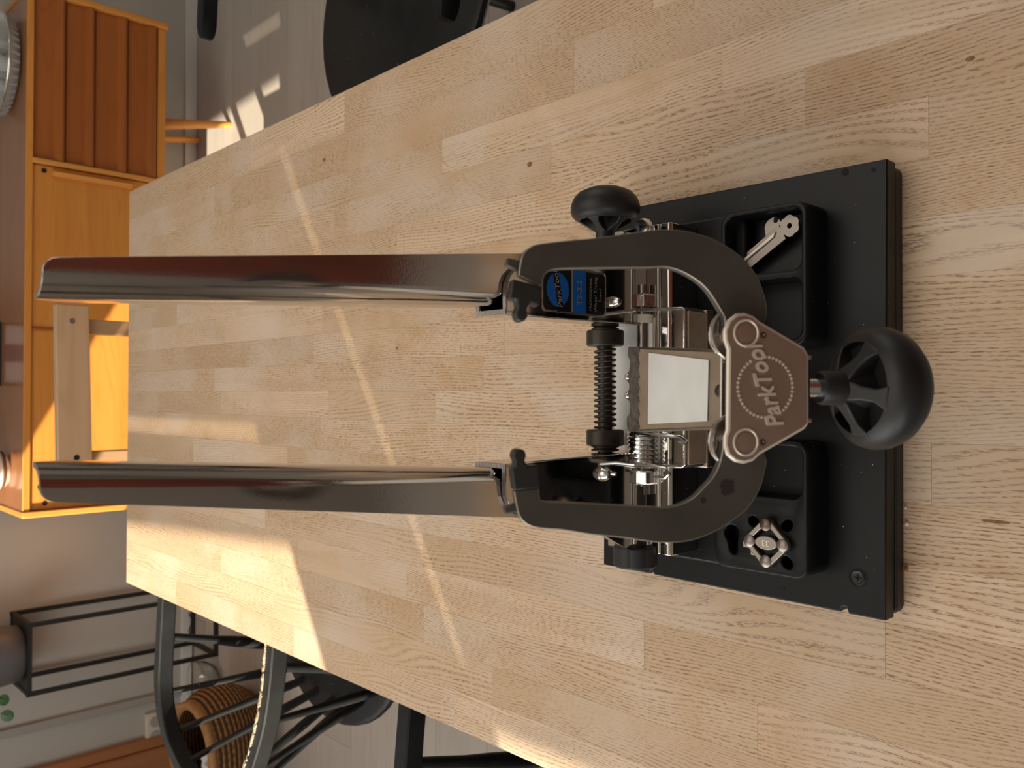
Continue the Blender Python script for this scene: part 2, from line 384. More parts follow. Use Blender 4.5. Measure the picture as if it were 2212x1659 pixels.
M_CRYSTAL = mat('cut_crystal', (0.80, 0.82, 0.80), 0.08, trans=0.55, ior=1.52)
M_SILVER = mat('silver_rim', (0.75, 0.73, 0.68), 0.15, metal=1.0)
M_POT = mat('grey_glazed_pot', (0.115, 0.110, 0.112), 0.4)
M_LEAF = mat('green_leaf', (0.025, 0.085, 0.020), 0.35, noise=((0.04, 0.12, 0.03), 40, (1, 1, 1)))
M_JUTE = mat('jute_pale', (0.36, 0.19, 0.070), 0.85, noise=((0.25, 0.125, 0.045), 120, (1, 1, 1)), bump=0.6, bscale=400)
M_JUTED = mat('jute_dark', (0.060, 0.025, 0.010), 0.9, bump=0.6, bscale=400)
M_SOCK = mat('socket_plastic', (0.62, 0.58, 0.50), 0.4)
M_CORD = mat('black_cord', (0.02, 0.019, 0.018), 0.5)
M_VASE = mat('white_ceramic', (0.72, 0.70, 0.66), 0.35)
M_BAND = mat('brown_band', (0.16, 0.07, 0.025), 0.5)
M_FRAME = mat('dark_frame', (0.018, 0.022, 0.024), 0.4)
M_PAPER = mat('pale_paper', (0.62, 0.64, 0.66), 0.6)
M_INK = mat('blue_print', (0.03, 0.07, 0.20), 0.6)
M_CRUMB = mat('pale_crumb', (0.75, 0.66, 0.48), 0.8)
M_CRUMBB = mat('rusty_crumb', (0.32, 0.11, 0.03), 0.8)

# ------------------------------------------------------------------ the room
TT = 0.740                                   # table top height
WY, WX0, WX1, FY, CZ = 3.12, -1.75, 2.30, -0.80, 2.50
m = MB().box(WX0, WX1, FY, WY, -0.03, -0.004); fl = struct(build('floor', m, M_FLOOR))
pw, k = 0.19, 0
y = FY
while y < WY - 0.01:
    y1 = min(y + pw, WY); x = WX0 - random.uniform(0.1, 1.2)
    while x < WX1:
        a, b = max(x, WX0), min(x + 1.28, WX1)
        if b - a > 0.03:
            build('plank', MB().box(a + 0.0006, b - 0.0006, y + 0.0006, y1 - 0.0006, -0.012, -0.0004 - random.uniform(0, 0.0003)), M_FLOOR, fl, smooth=0)
        x += 1.28
    y += pw
struct(build('wall_back', MB().box(WX0, WX1, WY, WY + 0.1, 0, CZ), M_WALL))
struct(build('wall_right', MB().box(WX1, WX1 + 0.1, FY, WY, 0, CZ), M_WALL))
struct(build('added_front_wall', MB().box(WX0, WX1, FY - 0.1, FY, 0, CZ), M_WALLR))  # unseen wall added behind the camera as a dark backdrop for chrome reflections
d2 = struct(build('added_door', MB().box(.07, .97, FY, FY + .04, .005, 2.05), M_ADDEDDOOR, bev=0.003))  # added unseen door, puts dark red into the right upright's reflection
for z0_, z1_ in ((.15, .95), (1.08, 1.92)):
    build('door_panel', MB().box(.19, .85, FY + .039, FY + .048, z0_, z1_), M_ADDEDDOOR, d2, bev=0.005)  # panels of the added door
struct(build('ceiling', MB().box(WX0 - .1, WX1 + .1, FY - .1, WY + .1, CZ, CZ + 0.08), M_CEIL))
# left wall with two window openings; drawn blinds leave gaps the sun gets through
lw = MB(); a, b = WX0 - 0.02, WX0
def lpanel(y0, y1, z0, z1): lw.box(a, b, y0, y1, z0, z1)
HEAD = 1.650
lpanel(FY, WY, 0, 1.20)                      # below the sills
lpanel(2.10, WY, 1.20, CZ)                   # beyond the far window
lpanel(0.083, 0.90, 1.748, CZ); lpanel(0.90, 2.10, 1.732, CZ)               # blind of the far window, with a slit under its rail
lw.hexa([(a, .083, 1.655), (b, .083, 1.655), (b, 2.10, 1.586), (a, 2.10, 1.586), (a, .083, 1.732), (b, .083, 1.732), (b, 2.10, 1.732), (a, 2.10, 1.732)])
lpanel(-0.225, 0.083, 1.20, CZ)              # pier between the windows
lpanel(-0.240, -0.225, 1.20, 1.60); lpanel(-0.240, -0.225, 1.98, CZ)
lpanel(-0.699, -0.240, 1.575, CZ)            # blind of the near window
lpanel(-0.712, -0.699, 1.575, 1.88); lpanel(-0.712, -0.699, 1.985, CZ)
lpanel(-0.72, -0.712, 1.575, CZ)
lpanel(FY, -0.72, 1.20, CZ)
struct(build('wall_left', lw, M_WALL, smooth=0))
struct(build('baseboard_back', MB().box(WX0, WX1, WY - 0.014, WY, 0, 0.043), M_WHITE, bev=0.002))
struct(build('baseboard_left', MB().box(WX0, WX0 + 0.014, FY, WY - 0.015, 0, 0.043), M_WHITE, bev=0.002))
struct(build('trim_1', MB().box(-1.104, -1.078, WY - 0.016, WY, 0.043, CZ), M_TRUNK, bev=0.002))
dr = MB().box(-1.74, -1.262, WY - 0.045, WY, 0.01, 2.06)
d1 = struct(build('door_1', dr, M_DOOR, bev=0.003))
build('door_panel', MB().box(-1.66, -1.36, WY - 0.052, WY - 0.044, 0.15, 0.9), M_DOOR, d1, bev=0.004)
build('door_panel', MB().box(-1.66, -1.36, WY - 0.052, WY - 0.044, 1.05, 1.95), M_DOOR, d1, bev=0.004)
build('door_frame', MB().box(-1.262, -1.225, WY - 0.030, WY, 0.0, 2.10), M_DOOR, d1, bev=0.003)

# ------------------------------------------------------------------ oak table
TX = [-.359, -.3175, -.279, -.237, -.1945, -.156, -.114, -.072, -.031, .005, .042, .080, .120, .159, .201, .244, .283, .334, .3885]
TY0, TY1, TH = 0.157, 1.686, 0.030
tb = thing('dining_table', 'long pale oak butcher block table with many glued staves, under the truing stand', 'table', (0.015, 0.86, 0))
ends = {4: [.248], 2: [.346], 3: [.455], 15: [.377], 14: [.306, .567, 1.143], 13: [.218, .818], 17: [.932, 1.188], 8: [.967], 7: [.217], 5: [1.04], 0: [.71]}
for i in range(18):
    known = sorted(ends.get(i, [])); cuts = [TY0]; y = TY0
    while True:
        nxt = [e for e in known if e > y + 0.02]
        step = random.uniform(0.24, 0.52)
        if nxt and y + step > nxt[0] - 0.16: y = nxt[0]
        else: y += step
        if y > TY1 - 0.14: break
        cuts.append(y)
    cuts.append(TY1)
    for y0, y1 in zip(cuts, cuts[1:]):
        g = 0.00003; dz = random.uniform(-0.00008, 0.0)
        x0, x1 = TX[i], TX[i+1]
        mb = MB(); ch = 0.00012
        z1 = TT + dz; z0 = TT - TH
        mb.loops([[(x0+g, y0+g, z0), (x1-g, y0+g, z0), (x1-g, y1-g, z0), (x0+g, y1-g, z0)],
                  [(x0+g, y0+g, z1-ch), (x1-g, y0+g, z1-ch), (x1-g, y1-g, z1-ch), (x0+g, y1-g, z1-ch)],
                  [(x0+g+ch, y0+g+ch, z1), (x1-g-ch, y0+g+ch, z1), (x1-g-ch, y1-g-ch, z1), (x0+g+ch, y1-g-ch, z1)]])
        build('stave', mb, M_OAK, tb, smooth=0)
build('tabletop_core', MB().box(TX[0] + .002, TX[-1] - .002, TY0 + .002, TY1 - .002, TT - TH + .003, TT - .0022), M_OAK, tb, smooth=0)
for x, y in ((-.27, .20), (.30, .20), (-.06, 1.60), (.30, 1.60)):
        build('table_leg', MB().box(x - .03, x + .03, y - .03, y + .03, 0, TT - TH), M_OAK, tb, smooth=0, bev=0.004)

# knots and one ring of old sap in the oak
for u_, v_, a_, b_ in ((1144, 355, .0026, .0034), (2096, 127, .0018, .0030), (2150, 1127, .0011, .0085), (700, 345, .0022, .0040), (858, 752, .0014, .0022), (1500, 868, .0012, .0020)):
    p_ = at_z(u_, v_, TT)
    build('knot', MB().prism([(x, y, TT - .0001) for x, y in ell0(p_.x, p_.y, a_, b_, 14)], (0, 0, .00016)), M_KNOT, tb, smooth=0)
for u_, v_, a_, b_ in ((833, 1291, .0105, .0150),):
    p_ = at_z(u_, v_, TT); rn_ = random.Random(int(u_)); k1 = [rn_.uniform(.9, 1.1) for _ in range(36)]
    o_ = [(p_.x + a_*k1[i]*math.cos(2*PI*i/36), p_.y + b_*k1[i]*math.sin(2*PI*i/36)) for i in range(36)]
    i_ = [(p_.x + a_*k1[i]*.80*math.cos(2*PI*i/36), p_.y + b_*k1[i]*.86*math.sin(2*PI*i/36)) for i in range(36)]
    build('sap_ring', MB().loops([[(x, y, TT - .0001) for x, y in o_], [(x, y, TT + .00006) for x, y in o_], [(x, y, TT + .00006) for x, y in i_], [(x, y, TT - .0001) for x, y in i_]], close=True), M_SAP, tb, smooth=0)

# ------------------------------------------------------------------ sideboard
SY, SYB = 2.74, 3.10
sb = thing('sideboard', 'low orange teak sideboard with drawers and doors standing against the grey wall', 'sideboard', (0.417, 2.92, 0))
X0, X1, ZB, ZT = -0.356, 1.188, 0.262, 0.645
build('sideboard_top', MB().box(X0 + .006, X1 - .006, SY - .004, SYB, ZT, ZT + .017), [M_TEAKTOP], sb, bev=0.002)
build('top_edge_strip', MB().box(X0 + .006, X1 - .006, SY - .010, SY - .004, ZT - .002, ZT + .0172), M_TEAK, sb, bev=0.002)
for x in (X0, X1 - .018):
    build('side_panel', MB().box(x, x + .018, SY - .016, SYB, ZB - .004, ZT + .020), M_TEAKL, sb, bev=0.003)
build('carcass', MB().box(X0 + .018, X1 - .018, SY + .012, SYB, ZB, ZT), M_TEAKD, sb)
build('bottom_rail', MB().box(X0 + .018, X1 - .018, SY - .004, SY + .012, ZB, ZB + .024), M_TEAK, sb, bev=0.002)
build('divider', MB().box(.671, .686, SY - .012, SY + .012, ZB + .02, ZT), M_TEAKL, sb, bev=0.003)
zs = [0.644, 0.556, 0.474, 0.378, 0.288]
for z1, z0 in zip(zs, zs[1:]):
    # each drawer front leans out to a rounded finger lip along its lower edge
    pr = [(SY + .010, z1 - .003), (SY + .004, z1 - .003), (SY + .001, z0 + .030), (SY - .010, z0 + .020), (SY - .012, z0 + .010), (SY - .006, z0 + .003), (SY + .010, z0 + .003)]
    d = MB().prism([(.688, p, q) for p, q in pr], (X1 - .020 - .688, 0, 0))
    build('drawer', d, M_TEAKD, sb, smooth=30)
def sdoor(x0, x1, keyx, keyz):
    d = build('door', MB().box(x0, x1, SY, SY + .014, ZB + .026, ZT - .003), M_TEAK, sb, bev=0.002)
    build('keyhole', MB().cyl((keyx, SY - .0012, keyz), (keyx, SY + .002, keyz), .007, n=14), M_HOLE, d)
    return d
da = sdoor(.194, .669, .654, .612)
sdoor(-.336, .189, -.318, .602)
hb = MB().prism([(.640, SY, .590), (.640, SY - .012, .592), (.652, SY - .020, .592), (.658, SY - .008, .592), (.656, SY, .590)], (0, 0, -.225))
build('door_handle', hb, M_TEAKL, da, smooth=30)
build('door_lip', MB().box(.186, .194, SY - .006, SY + .01, ZB + .026, ZT - .003), M_TEAKD, sb, bev=0.002)
for x, s in ((.93, 1), (-.10, -1)):
    for yf, yt in ((2.83, 2.86), (3.085, 3.05)):
        build('leg', MB().cyl((x + .015*s, yf, 0), (x - .035*s, yt, ZB), .0105, .0195, 18), M_TEAKL, sb)

# things on the sideboard
ZS = ZT + .0172
bw = thing('crystal_bowl', 'large round crystal bowl with silver rim on the right end of the sideboard', 'bowl', (.985, 2.90, ZS))
cxb, cyb, rb = .985, 2.900, .157
build('bowl_wall', MB().lathe((cxb, cyb, ZS), (0, 0, 1), [(.0001, .0005), (.10, .0005), (.132, .008), (rb, .040), (rb - .004, .041), (.128, .012), (.098, .005), (.0001, .005)], 64), M_CRYSTAL, bw)
build('rim', MB().tube([(cxb + rb*math.cos(2*PI*i/64), cyb + rb*math.sin(2*PI*i/64), ZS + .041) for i in range(64)], .0030, 8, True), M_SILVER, bw)
for i in range(40):
    aa = 2*PI*i/40
    if i % 1 == 0:
        p0 = Vector((cxb + .136*math.cos(aa), cyb + .136*math.sin(aa), ZS + .012)); p1 = Vector((cxb + .149*math.cos(aa), cyb + .149*math.sin(aa), ZS + .037))
        build('facet', MB().cyl(p0, p1, .0045, .006, 6), M_CRYSTAL, bw, smooth=0)
gpos = [(.02, .05), (-.055, .01), (.06, -.01), (-.01, -.055), (.075, .06)]
glab = ['small faceted glass at the back of the crystal bowl', 'small faceted glass on the left inside the crystal bowl', 'small faceted glass on the right inside the crystal bowl', 'small faceted glass at the front inside the crystal bowl', 'small faceted glass at the far right inside the crystal bowl']
for (dx, dy), lb in zip(gpos, glab):
    g = build('drinking_glass', MB().lathe((cxb + dx, cyb + dy, ZS + .0056), (0, 0, 1), [(.0001, 0), (.020, 0), (.026, .045), (.024, .045), (.0185, .006), (.0001, .006)], 12), M_CRYSTAL, smooth=0)
    tag(g, lb, 'glass', 'glasses in the crystal bowl')
vs = thing('candle_vase', 'white round ceramic vase with a brown band on the left end of the sideboard', 'vase', (-.228, 2.90, ZS))
build('vase_body', MB().lathe((-.228, 2.90, ZS), (0, 0, 1), [(.0001, 0), (.040, 0), (.054, .012), (.060, .032), (.060, .11), (.052, .135), (.046, .135), (.05, .11), (.05, .02), (.0001, .015)], 40), M_VASE, vs)
build('band', MB().lathe((-.228, 2.90, ZS), (0, 0, 1), [(.0556, .0135), (.0572, .0145), (.0600, .0225), (.0596, .0235)], 40), M_BAND, vs)
fr = thing('picture_frame', 'dark framed blue and white print standing on the sideboard', 'picture', (.115, 2.99, ZS))
fx0, fx1 = .025, .222
fy = 2.982
for q in ((fx0, fx1, .0, .010), (fx0, fx1, .20, .21), (fx0, fx0 + .008, .010, .20), (fx1 - .008, fx1, .010, .20)):
    build('frame_bar', MB().box(q[0], q[1], fy, fy + .015, ZS + q[2], ZS + q[3]), M_FRAME, fr)
build('print', MB().box(fx0 + .008, fx1 - .008, fy + .007, fy + .011, ZS + .01, ZS + .20), M_PAPER, fr)
build('printed_block', MB().box(.10, .155, fy + .0062, fy + .0075, ZS + .012, ZS + .15), M_INK, fr)

# ------------------------------------------------------------------ beech chair at the far end
bc = thing('beech_chair', 'light wooden chair with flat screwed back rail at the far end of the table', 'chair', (.02, 1.98, 0))
rl = build('back_rail', MB().prism([(x, 2.05, z) for x, z in [(-.157 + p*.0, .0) for p in ()]] or [(.201, 2.05, .698), (.199, 2.05, .768), (-.155, 2.05, .761), (-.159, 2.05, .688)], (0, .020, 0)), M_BEECH, bc, bev=0.003)
build('screw', MB().cyl((.163, 2.0485, .734), (.163, 2.051, .734), .006, n=14), M_ZINC, rl)
build('screw', MB().cyl((-.142, 2.0485, .722), (-.142, 2.051, .722), .006, n=14), M_HOLE, rl)
for x0, x1 in ((.137, .171), (-.161, -.130)):
    build('post', MB().hexa([(x0, 2.071, .0), (x1, 2.071, .0), (x1, 2.098, .0), (x0, 2.098, .0), (x0, 2.071, .74), (x1, 2.071, .74), (x1, 2.098, .74), (x0, 2.098, .74)]), M_BEECHV, bc, bev=0.003)
build('seat', MB().box(-.17, .21, 1.72, 2.10, .435, .455), M_BEECH, bc, bev=0.004)
for x in (-.15, .16):
    build('front_leg', MB().box(x, x + .03, 1.73, 1.76, 0, .435), M_BEECHV, bc, bev=0.003)

# ------------------------------------------------------------------ black captain's chairs
rx, ry = -.50, 1.413
CDY = .018
def chair():
    t = thing('captain_chair', 'black captain chair with chipped rail nearest the sideboard on the left of the table', 'chair', (rx, ry, 0))
    sx, sy = rx + .115, ry + .01
    st = MB(); rings = []
    for rad, z in ((.205, .425), (.234, .430), (.242, .440), (.240, .449), (.232, .453)):
        rings.append([(sx + rad*math.cos(2*PI*i/40), sy + rad*1.02*math.sin(2*PI*i/40), z) for i in range(40)])
    st.loops(rings); build('seat', st, M_BLKCHAIR, t)
    # horseshoe top rail
    ctl = [(-.315, 1.590), (-.39, 1.598), (-.47, 1.607), (-.555, 1.612), (-.620, 1.585), (-.662, 1.530), (-.690, 1.46), (-.698, 1.395), (-.680, 1.325), (-.640, 1.270), (-.585, 1.240), (-.515, 1.205), (-.455, 1.187), (-.39, 1.176), (-.315, 1.170)]
    def catmull(P, n=6):
        out = []
        for i in range(len(P) - 1):
            p0, p1, p2, p3 = P[max(i-1, 0)], P[i], P[i+1], P[min(i+2, len(P)-1)]
            for j in range(n):
                u = j/n; out.append(tuple(.5*((2*p1[c]) + (-p0[c]+p2[c])*u + (2*p0[c]-5*p1[c]+4*p2[c]-p3[c])*u*u + (-p0[c]+3*p1[c]-3*p2[c]+p3[c])*u**3) for c in (0, 1)))
        out.append(P[-1]); return out
    path = catmull([(p[0], p[1] + CDY) for p in ctl]); n = len(path); rings = []; inner = []
    for i, p in enumerate(path):
        q0, q1 = path[max(i-1, 0)], path[min(i+1, n-1)]
        tx, ty = q1[0]-q0[0], q1[1]-q0[1]; l = math.hypot(tx, ty); nx, ny = -ty/l, tx/l
        e = min(i, n-1-i); wd = .0118*(.42, .74, .90, .97, 1)[min(e, 4)]; h = .014*(.7, .9, 1, 1, 1)[min(e, 4)]
        prof = [(-wd, -h*.8), (-wd*.85, -h), (wd*.85, -h), (wd, -h*.8), (wd, h*.82), (wd*.86, h), (-wd*.86, h), (-wd, h*.82)]
        rings.append([(p[0] + nx*a_, p[1] + ny*a_, .690 + b_) for a_, b_ in prof])
        inner.append(((p[0] + nx*wd*.98, p[1] + ny*wd*.98), (p[0] - nx*wd*.98, p[1] - ny*wd*.98)))
    rail = build('top_rail', MB().loops(rings), M_BLKRAIL, t, smooth=30)
    # chipped paint along the inner edge of the near arm
    ch = MB(); rnd = random.Random(4)
    for i in range(int(n*.62), n - 4):
        for sub in range(3):
            if rnd.random() < .17: continue
            f0 = sub/3.0; f1 = f0 + rnd.uniform(.22, .33)
            A, B = inner[i][0], inner[i+1][0]
            lerp = lambda f: (A[0] + (B[0]-A[0])*f, A[1] + (B[1]-A[1])*f)
            a0, a1 = lerp(f0), lerp(f1)
            # which side looks towards the seat
            za, zb = .6965 + rnd.uniform(-.006, .002), .7050 + rnd.uniform(-.001, .0016)
            off = .0014
            da_ = Vector((sx - a0[0], sy - a0[1], 0)).normalized()*off
            ch.hexa([(a0[0]-da_.x, a0[1]-da_.y, za), (a1[0]-da_.x, a1[1]-da_.y, za), (a1[0]+da_.x, a1[1]+da_.y, za), (a0[0]+da_.x, a0[1]+da_.y, za),
                     (a0[0]-da_.x*4.5, a0[1]-da_.y*4.5, zb + .0022), (a1[0]-da_.x*4.5, a1[1]-da_.y*4.5, zb + .0022), (a1[0]+da_.x, a1[1]+da_.y, zb - .001), (a0[0]+da_.x, a0[1]+da_.y, zb - .001)])
    c = build('chipped_paint', ch, M_BARE, rail, smooth=0); c['kind'] = 'stuff'; lab(c, 'bare chipped edge of the black arm')
    sp = [((-.46, 1.605), (-.545, 1.615), .011, .015), ((-.565, 1.607), (-.580, 1.555), .0085, .011), ((-.630, 1.573), (-.598, 1.515), .0085, .011), ((-.665, 1.510), (-.604, 1.455), .0085, .011),
          ((-.690, 1.395), (-.606, 1.395), .0085, .011), ((-.668, 1.305), (-.600, 1.345), .0085, .011), ((-.600, 1.250), (-.585, 1.290), .0085, .011), ((-.51, 1.205), (-.555, 1.240), .0085, .011), ((-.42, 1.182), (-.50, 1.190), .011, .015)]
    for (ax_, ay_), (bx_, by_), r0, r1 in sp:
        bx_, by_ = sx + (bx_ - sx)*.86, sy - CDY + (by_ + CDY - sy)*.90
        pts = [Vector((bx_, by_ + CDY, .440)).lerp(Vector((ax_, ay_ + CDY, .682)), k/6) for k in range(7)]
        build('spindle', MB().tube(pts, .01, 12, radii=[k_*.70 for k_ in (r1*.9, r1*1.1, r1*1.15, r1, r0*1.05, r0, r0*.9)]), M_BLKCHAIR, t)
    for dx in (-.13, .13):
        for dy in (-.13, .13):
            build('leg', MB().cyl((sx + dx*1.45, sy + dy*1.35, 0), (sx + dx, sy + dy, .430), .012, .018, 14), M_BLKCHAIR, t)
    for dy in (-.155, .155):
        build('stretcher', MB().cyl((sx - .165, sy + dy, .18), (sx + .165, sy + dy, .18), .009, n=10), M_BLKCHAIR, t)
    return t
c1 = chair(); c1['group'] = 'black captain chairs round the table'
c2 = copy_tree(c1, None, ('chipped',)); c2.location = (rx, ry - .765, 0); c2['label'] = 'black captain chair nearest the camera on the left, mostly out of frame'
c3 = copy_tree(c1, None, ('chipped',)); c3.location = (.815, 1.235, 0); c3.rotation_euler = (0, 0, PI); c3['label'] = 'black captain chair on the right of the table, showing its broad dark seat'
c4 = copy_tree(c1, None, ('chipped',)); c4.location = (.635, .565, 0); c4.rotation_euler = (0, 0, PI); c4['label'] = 'black captain chair at the right edge of the table, only its rounded arm showing'

# ------------------------------------------------------------------ plant stand, pot, basket and small things by the wall
ps = thing('plant_stand', 'tall black iron plant stand against the grey wall, left of the sideboard', 'plant stand', (-.80, 3.0, 0))
px0, px1, py0, py1, pz = -.916, -.706, 2.902, 3.095, .605
rod = .0065
for x in (px0, px1):
    for y in (py0, py1):
        build('leg', MB().box(x - rod, x + rod, y - rod, y + rod, 0, pz), M_BLKIRON, ps)
for z in (.007, pz - .008):
    for y in (py0, py1): build('rail', MB().box(px0 + rod, px1 - rod, y - rod, y + rod, z - rod*.9, z + rod*.9), M_BLKIRON, ps)
    for x in (px0, px1): build('rail', MB().box(x - rod, x + rod, py0 + rod, py1 - rod, z - rod*.9, z + rod*.9), M_BLKIRON, ps)
build('shelf', MB().box(px0 + rod, px1 - rod, py0 + rod, py1 - rod, pz - .010, pz - .004), M_BLKIRON, ps)
pt = thing('potted_plant', 'grey pot with round green leaves on the black plant stand', 'plant', (-.81, 3.0, pz))
build('pot', MB().lathe((-.806, 2.985, pz - .0035), (0, 0, 1), [(.0001, 0), (.074, 0), (.086, .012), (.092, .06), (.094, .16), (.086, .16), (.084, .10), (.0001, .10)], 40), M_POT, pt)
build('soil', MB().cyl((-.806, 2.985, pz + .097), (-.806, 2.985, pz + .10), .083, n=30), M_JUTED, pt)
def leaf(c, r, nrm):
    n_ = Vector(nrm).normalized(); e = n_.orthogonal().normalized(); f = n_.cross(e); c = Vector(c)
    rg = lambda rad, h: [c + n_*h + (e*math.cos(2*PI*i/20) + f*math.sin(2*PI*i/20))*rad for i in range(20)]
    return MB().loops([rg(r*.3, -.003), rg(r*.8, -.001), rg(r, .0005), rg(r*.97, .0015), rg(r*.6, .0005), rg(r*.15, -.001)])
for q, r_, nm in (((8, 1512), .017, (.2, -.8, .6)), ((16, 1546), .019, (-.1, -.9, .5))):
    p = at_y(q[0], q[1], 2.93)
    build('leaf', leaf(p, r_, nm), M_LEAF, pt)
    build('stem', MB().tube([p, (p.x + .03, 2.95, pz + .10), (-.82, 2.98, pz + .10)], .0013, 6), M_LEAF, pt)
for dx, dy, z in ((.02, .02, .22), (-.06, .03, .20), (.05, -.03, .21)):
    build('leaf', leaf((-.806 + dx, 2.985 + dy, pz + z), .028, (dx*4, dy*4 - .4, 1)), M_LEAF, pt)
    build('stem', MB().tube([(-.806 + dx, 2.985 + dy, pz + z), (-.806 + dx*.5, 2.985, pz + .098)], .0014, 6), M_LEAF, pt)

# woven basket: stacked coils of jute, tapering to the floor
bk = thing('woven_basket', 'round jute basket with brown stripes and rope handles on the floor, left', 'basket', (-1.12, 2.66, 0))
bx_, by_ = -1.125, 2.640
NC, BH = 30, .275
def brad(f): return .125 + .062*math.sin(PI*min(1, .08 + f*.78)) - .012*f
lean = Vector((.075, -.195, 0))
for i in range(NC):
    f = (i + .5)/NC; rr_ = brad(f); c = Vector((bx_, by_, 0)) + lean*f; z = .008 + f*BH
    pts = []
    for k in range(96):
        a_ = 2*PI*k/96; wob = 1 + .012*math.sin(48*a_ + (i % 3)*2.1)
        pts.append((c.x + rr_*wob*math.cos(a_), c.y + rr_*wob*math.sin(a_), z))
    build('coil', MB().tube(pts, (.0064 if i % 2 else .0061), 6, True), M_JUTED if i % 2 else M_JUTE, bk)
cb = Vector((bx_, by_, 0)) + lean
build('rim', MB().tube([(cb.x + brad(1)*math.cos(2*PI*k/60), cb.y + brad(1)*math.sin(2*PI*k/60), .010 + BH) for k in range(60)], .013, 10, True), M_JUTE, bk)
build('basket_floor', MB().cyl((bx_, by_, .002), (bx_, by_, .010), .14, n=40), M_JUTED, bk)
for a0 in (R(30), R(210)):
    pts = []
    for k in range(13):
        f = k/12; a_ = a0 + (f - .5)*.95; rr_ = brad(1) + .006
        pts.append((cb.x + rr_*math.cos(a_), cb.y + rr_*math.sin(a_), BH + .008 + .070*math.sin(f*PI)))
    build('handle', MB().tube(pts, .0085, 8), M_JUTE, bk)
# cloth scrap in the basket
cl = MB(); n_ = 7; vv = []
rn = random.Random(3)
for i in range(n_):
    for j in range(n_):
        vv.append(cl.bm.verts.new((cb.x - .11 + .014*i, cb.y + .00 + .012*j, .20 + .035*rn.random())))
for i in range(n_-1):
    for j in range(n_-1): cl.bm.faces.new((vv[i*n_+j], vv[(i+1)*n_+j], vv[(i+1)*n_+j+1], vv[i*n_+j+1]))
clo = build('cloth', cl, M_WHITE, smooth=60); so = clo.modifiers.new('thick', 'SOLIDIFY'); so.thickness = .003
tag(clo, 'small crumpled white cloth inside the jute basket', 'cloth')
# glass bowl on the floor behind the basket
gb = build('glass_bowl', MB().lathe((-1.006, 2.905, 0.0006), (0, 0, 1), [(.0001, 0), (.030, 0), (.056, .014), (.073, .042), (.078, .075), (.0755, .075), (.070, .043), (.053, .018), (.028, .005), (.0001, .005)], 48), M_GLASS)
tag(gb, 'clear glass bowl on the floor beside the striped jute basket', 'bowl')
# lead running down behind the stand
cp = [at_y(u, v, 3.094) for u, v in ((352, 1318), (400, 1322), (412, 1330), (416, 1345))]
pts = [at_y(408, 1325, 3.098), at_y(416, 1340, 3.098), at_y(408, 1362, 3.098), at_z(414, 1385, .006), at_z(412, 1420, .006), at_z(408, 1450, .006), at_z(395, 1490, .006), at_z(385, 1510, .006)]
pts = [Vector((min(max(p.x, -1.3), -.5), min(p.y, 3.098), max(p.z, .0035))) for p in pts]
fine = []
for i in range(len(pts)-1):
    for j in range(5): fine.append(pts[i].lerp(pts[i+1], j/5))
cd = build('power_cord', MB().tube(fine, .0022, 6), M_CORD); tag(cd, 'thin black cord running along the white baseboard behind the plant stand', 'cord')
sk = thing('wall_socket', 'cream double power socket on the grey wall above the basket', 'socket', (-1.20, WY, .15))
build('face_plate', MB().box(-1.252, -1.142, WY - .022, WY, .108, .172), M_SOCK, sk, bev=0.004)
for x in (-1.224, -1.172):
    build('socket_hole', MB().lathe((x, WY - .0225, .138), (0, 1, 0), [(.021, 0), (.021, .001), (.0185, .012), (.0001, .012)], 24), M_TRUNK, sk)

# ================================================================== the truing stand
ts = thing('truing_stand', 'chrome and black wheel truing stand bolted to a black tray base on the table', 'truing stand', (.004, .36, TT))
mm = .001
# ---- base: two black slabs with a dark joint between them
def base_outline(inset=0.0):
    i = inset
    return [(-.1481 + i, .2365 + i), (.1568 - i, .2343 + i), (.1582 - i, .4770 - i), (-.1461 + i, .4780 - i),
            (-.1463 + i, .4290), (-.1435 + i, .4275), (-.1436 + i, .4255), (-.1465 + i, .4240), (-.1476 + i, .2672), (-.1438 + i, .2660), (-.1437 + i, .2630), (-.1479 + i, .2615)]
zb = TT + .0267
build('base_slab', MB().prism([(x, y, zb - .0138) for x, y in base_outline()], (0, 0, .0138)), [M_PLASTIC], ts, bev=0.0012)
build('base_slab', MB().prism([(x, y, TT + .0002) for x, y in rr(-.1470, .1560, .2350, .4770, .006)], (0, 0, .0118)), [M_PLASTICF], ts, bev=0.0012)
build('base_joint', MB().box(-.144, .153, .2375, .474, TT + .011, TT + .0135), M_HOLE, ts)
for (u, v) in ((1853, 1248),):
    p = at_z(u, v, zb)
    sc = build('base_screw', MB().lathe((p.x, p.y, zb - .0006), (0, 0, 1), [(.0052, 0), (.0052, .0008), (.0046, .0014), (.0038, .0009), (.0001, .0009)], 24), M_KNOB, ts)
    x_ = MB(); x_.box(p.x - .0022, p.x + .0022, p.y - .0005, p.y + .0005, zb + .0003, zb + .0007); x_.box(p.x - .0005, p.x + .0005, p.y - .0022, p.y + .0022, zb + .0003, zb + .0007)
    build('cross_slot', x_, M_HOLE, sc, smooth=0)
    build('screw_well', MB().lathe((p.x, p.y, zb), (0, 0, 1), [(.0066, -.0004), (.0066, .0004), (.0055, .0004), (.0055, -.0004)], 24), M_HOLE, ts)
for (u, v, r_) in ((1887, 367, .0016), (1690, 1272, .0022), (1826, 372, .0025)):
    p = at_z(u, v, zb); build('base_pit', MB().cyl((p.x, p.y, zb - .001), (p.x, p.y, zb + .0002), r_, n=14), M_HOLE, ts)
# raised deck the stand is bolted to
zd = zb + .0155
build('deck', MB().prism([(x, y, zb) for x, y in rr(-.126, .134, .330, .455, .010)], (0, 0, zd - zb)), M_PLASTIC, ts, bev=0.002)
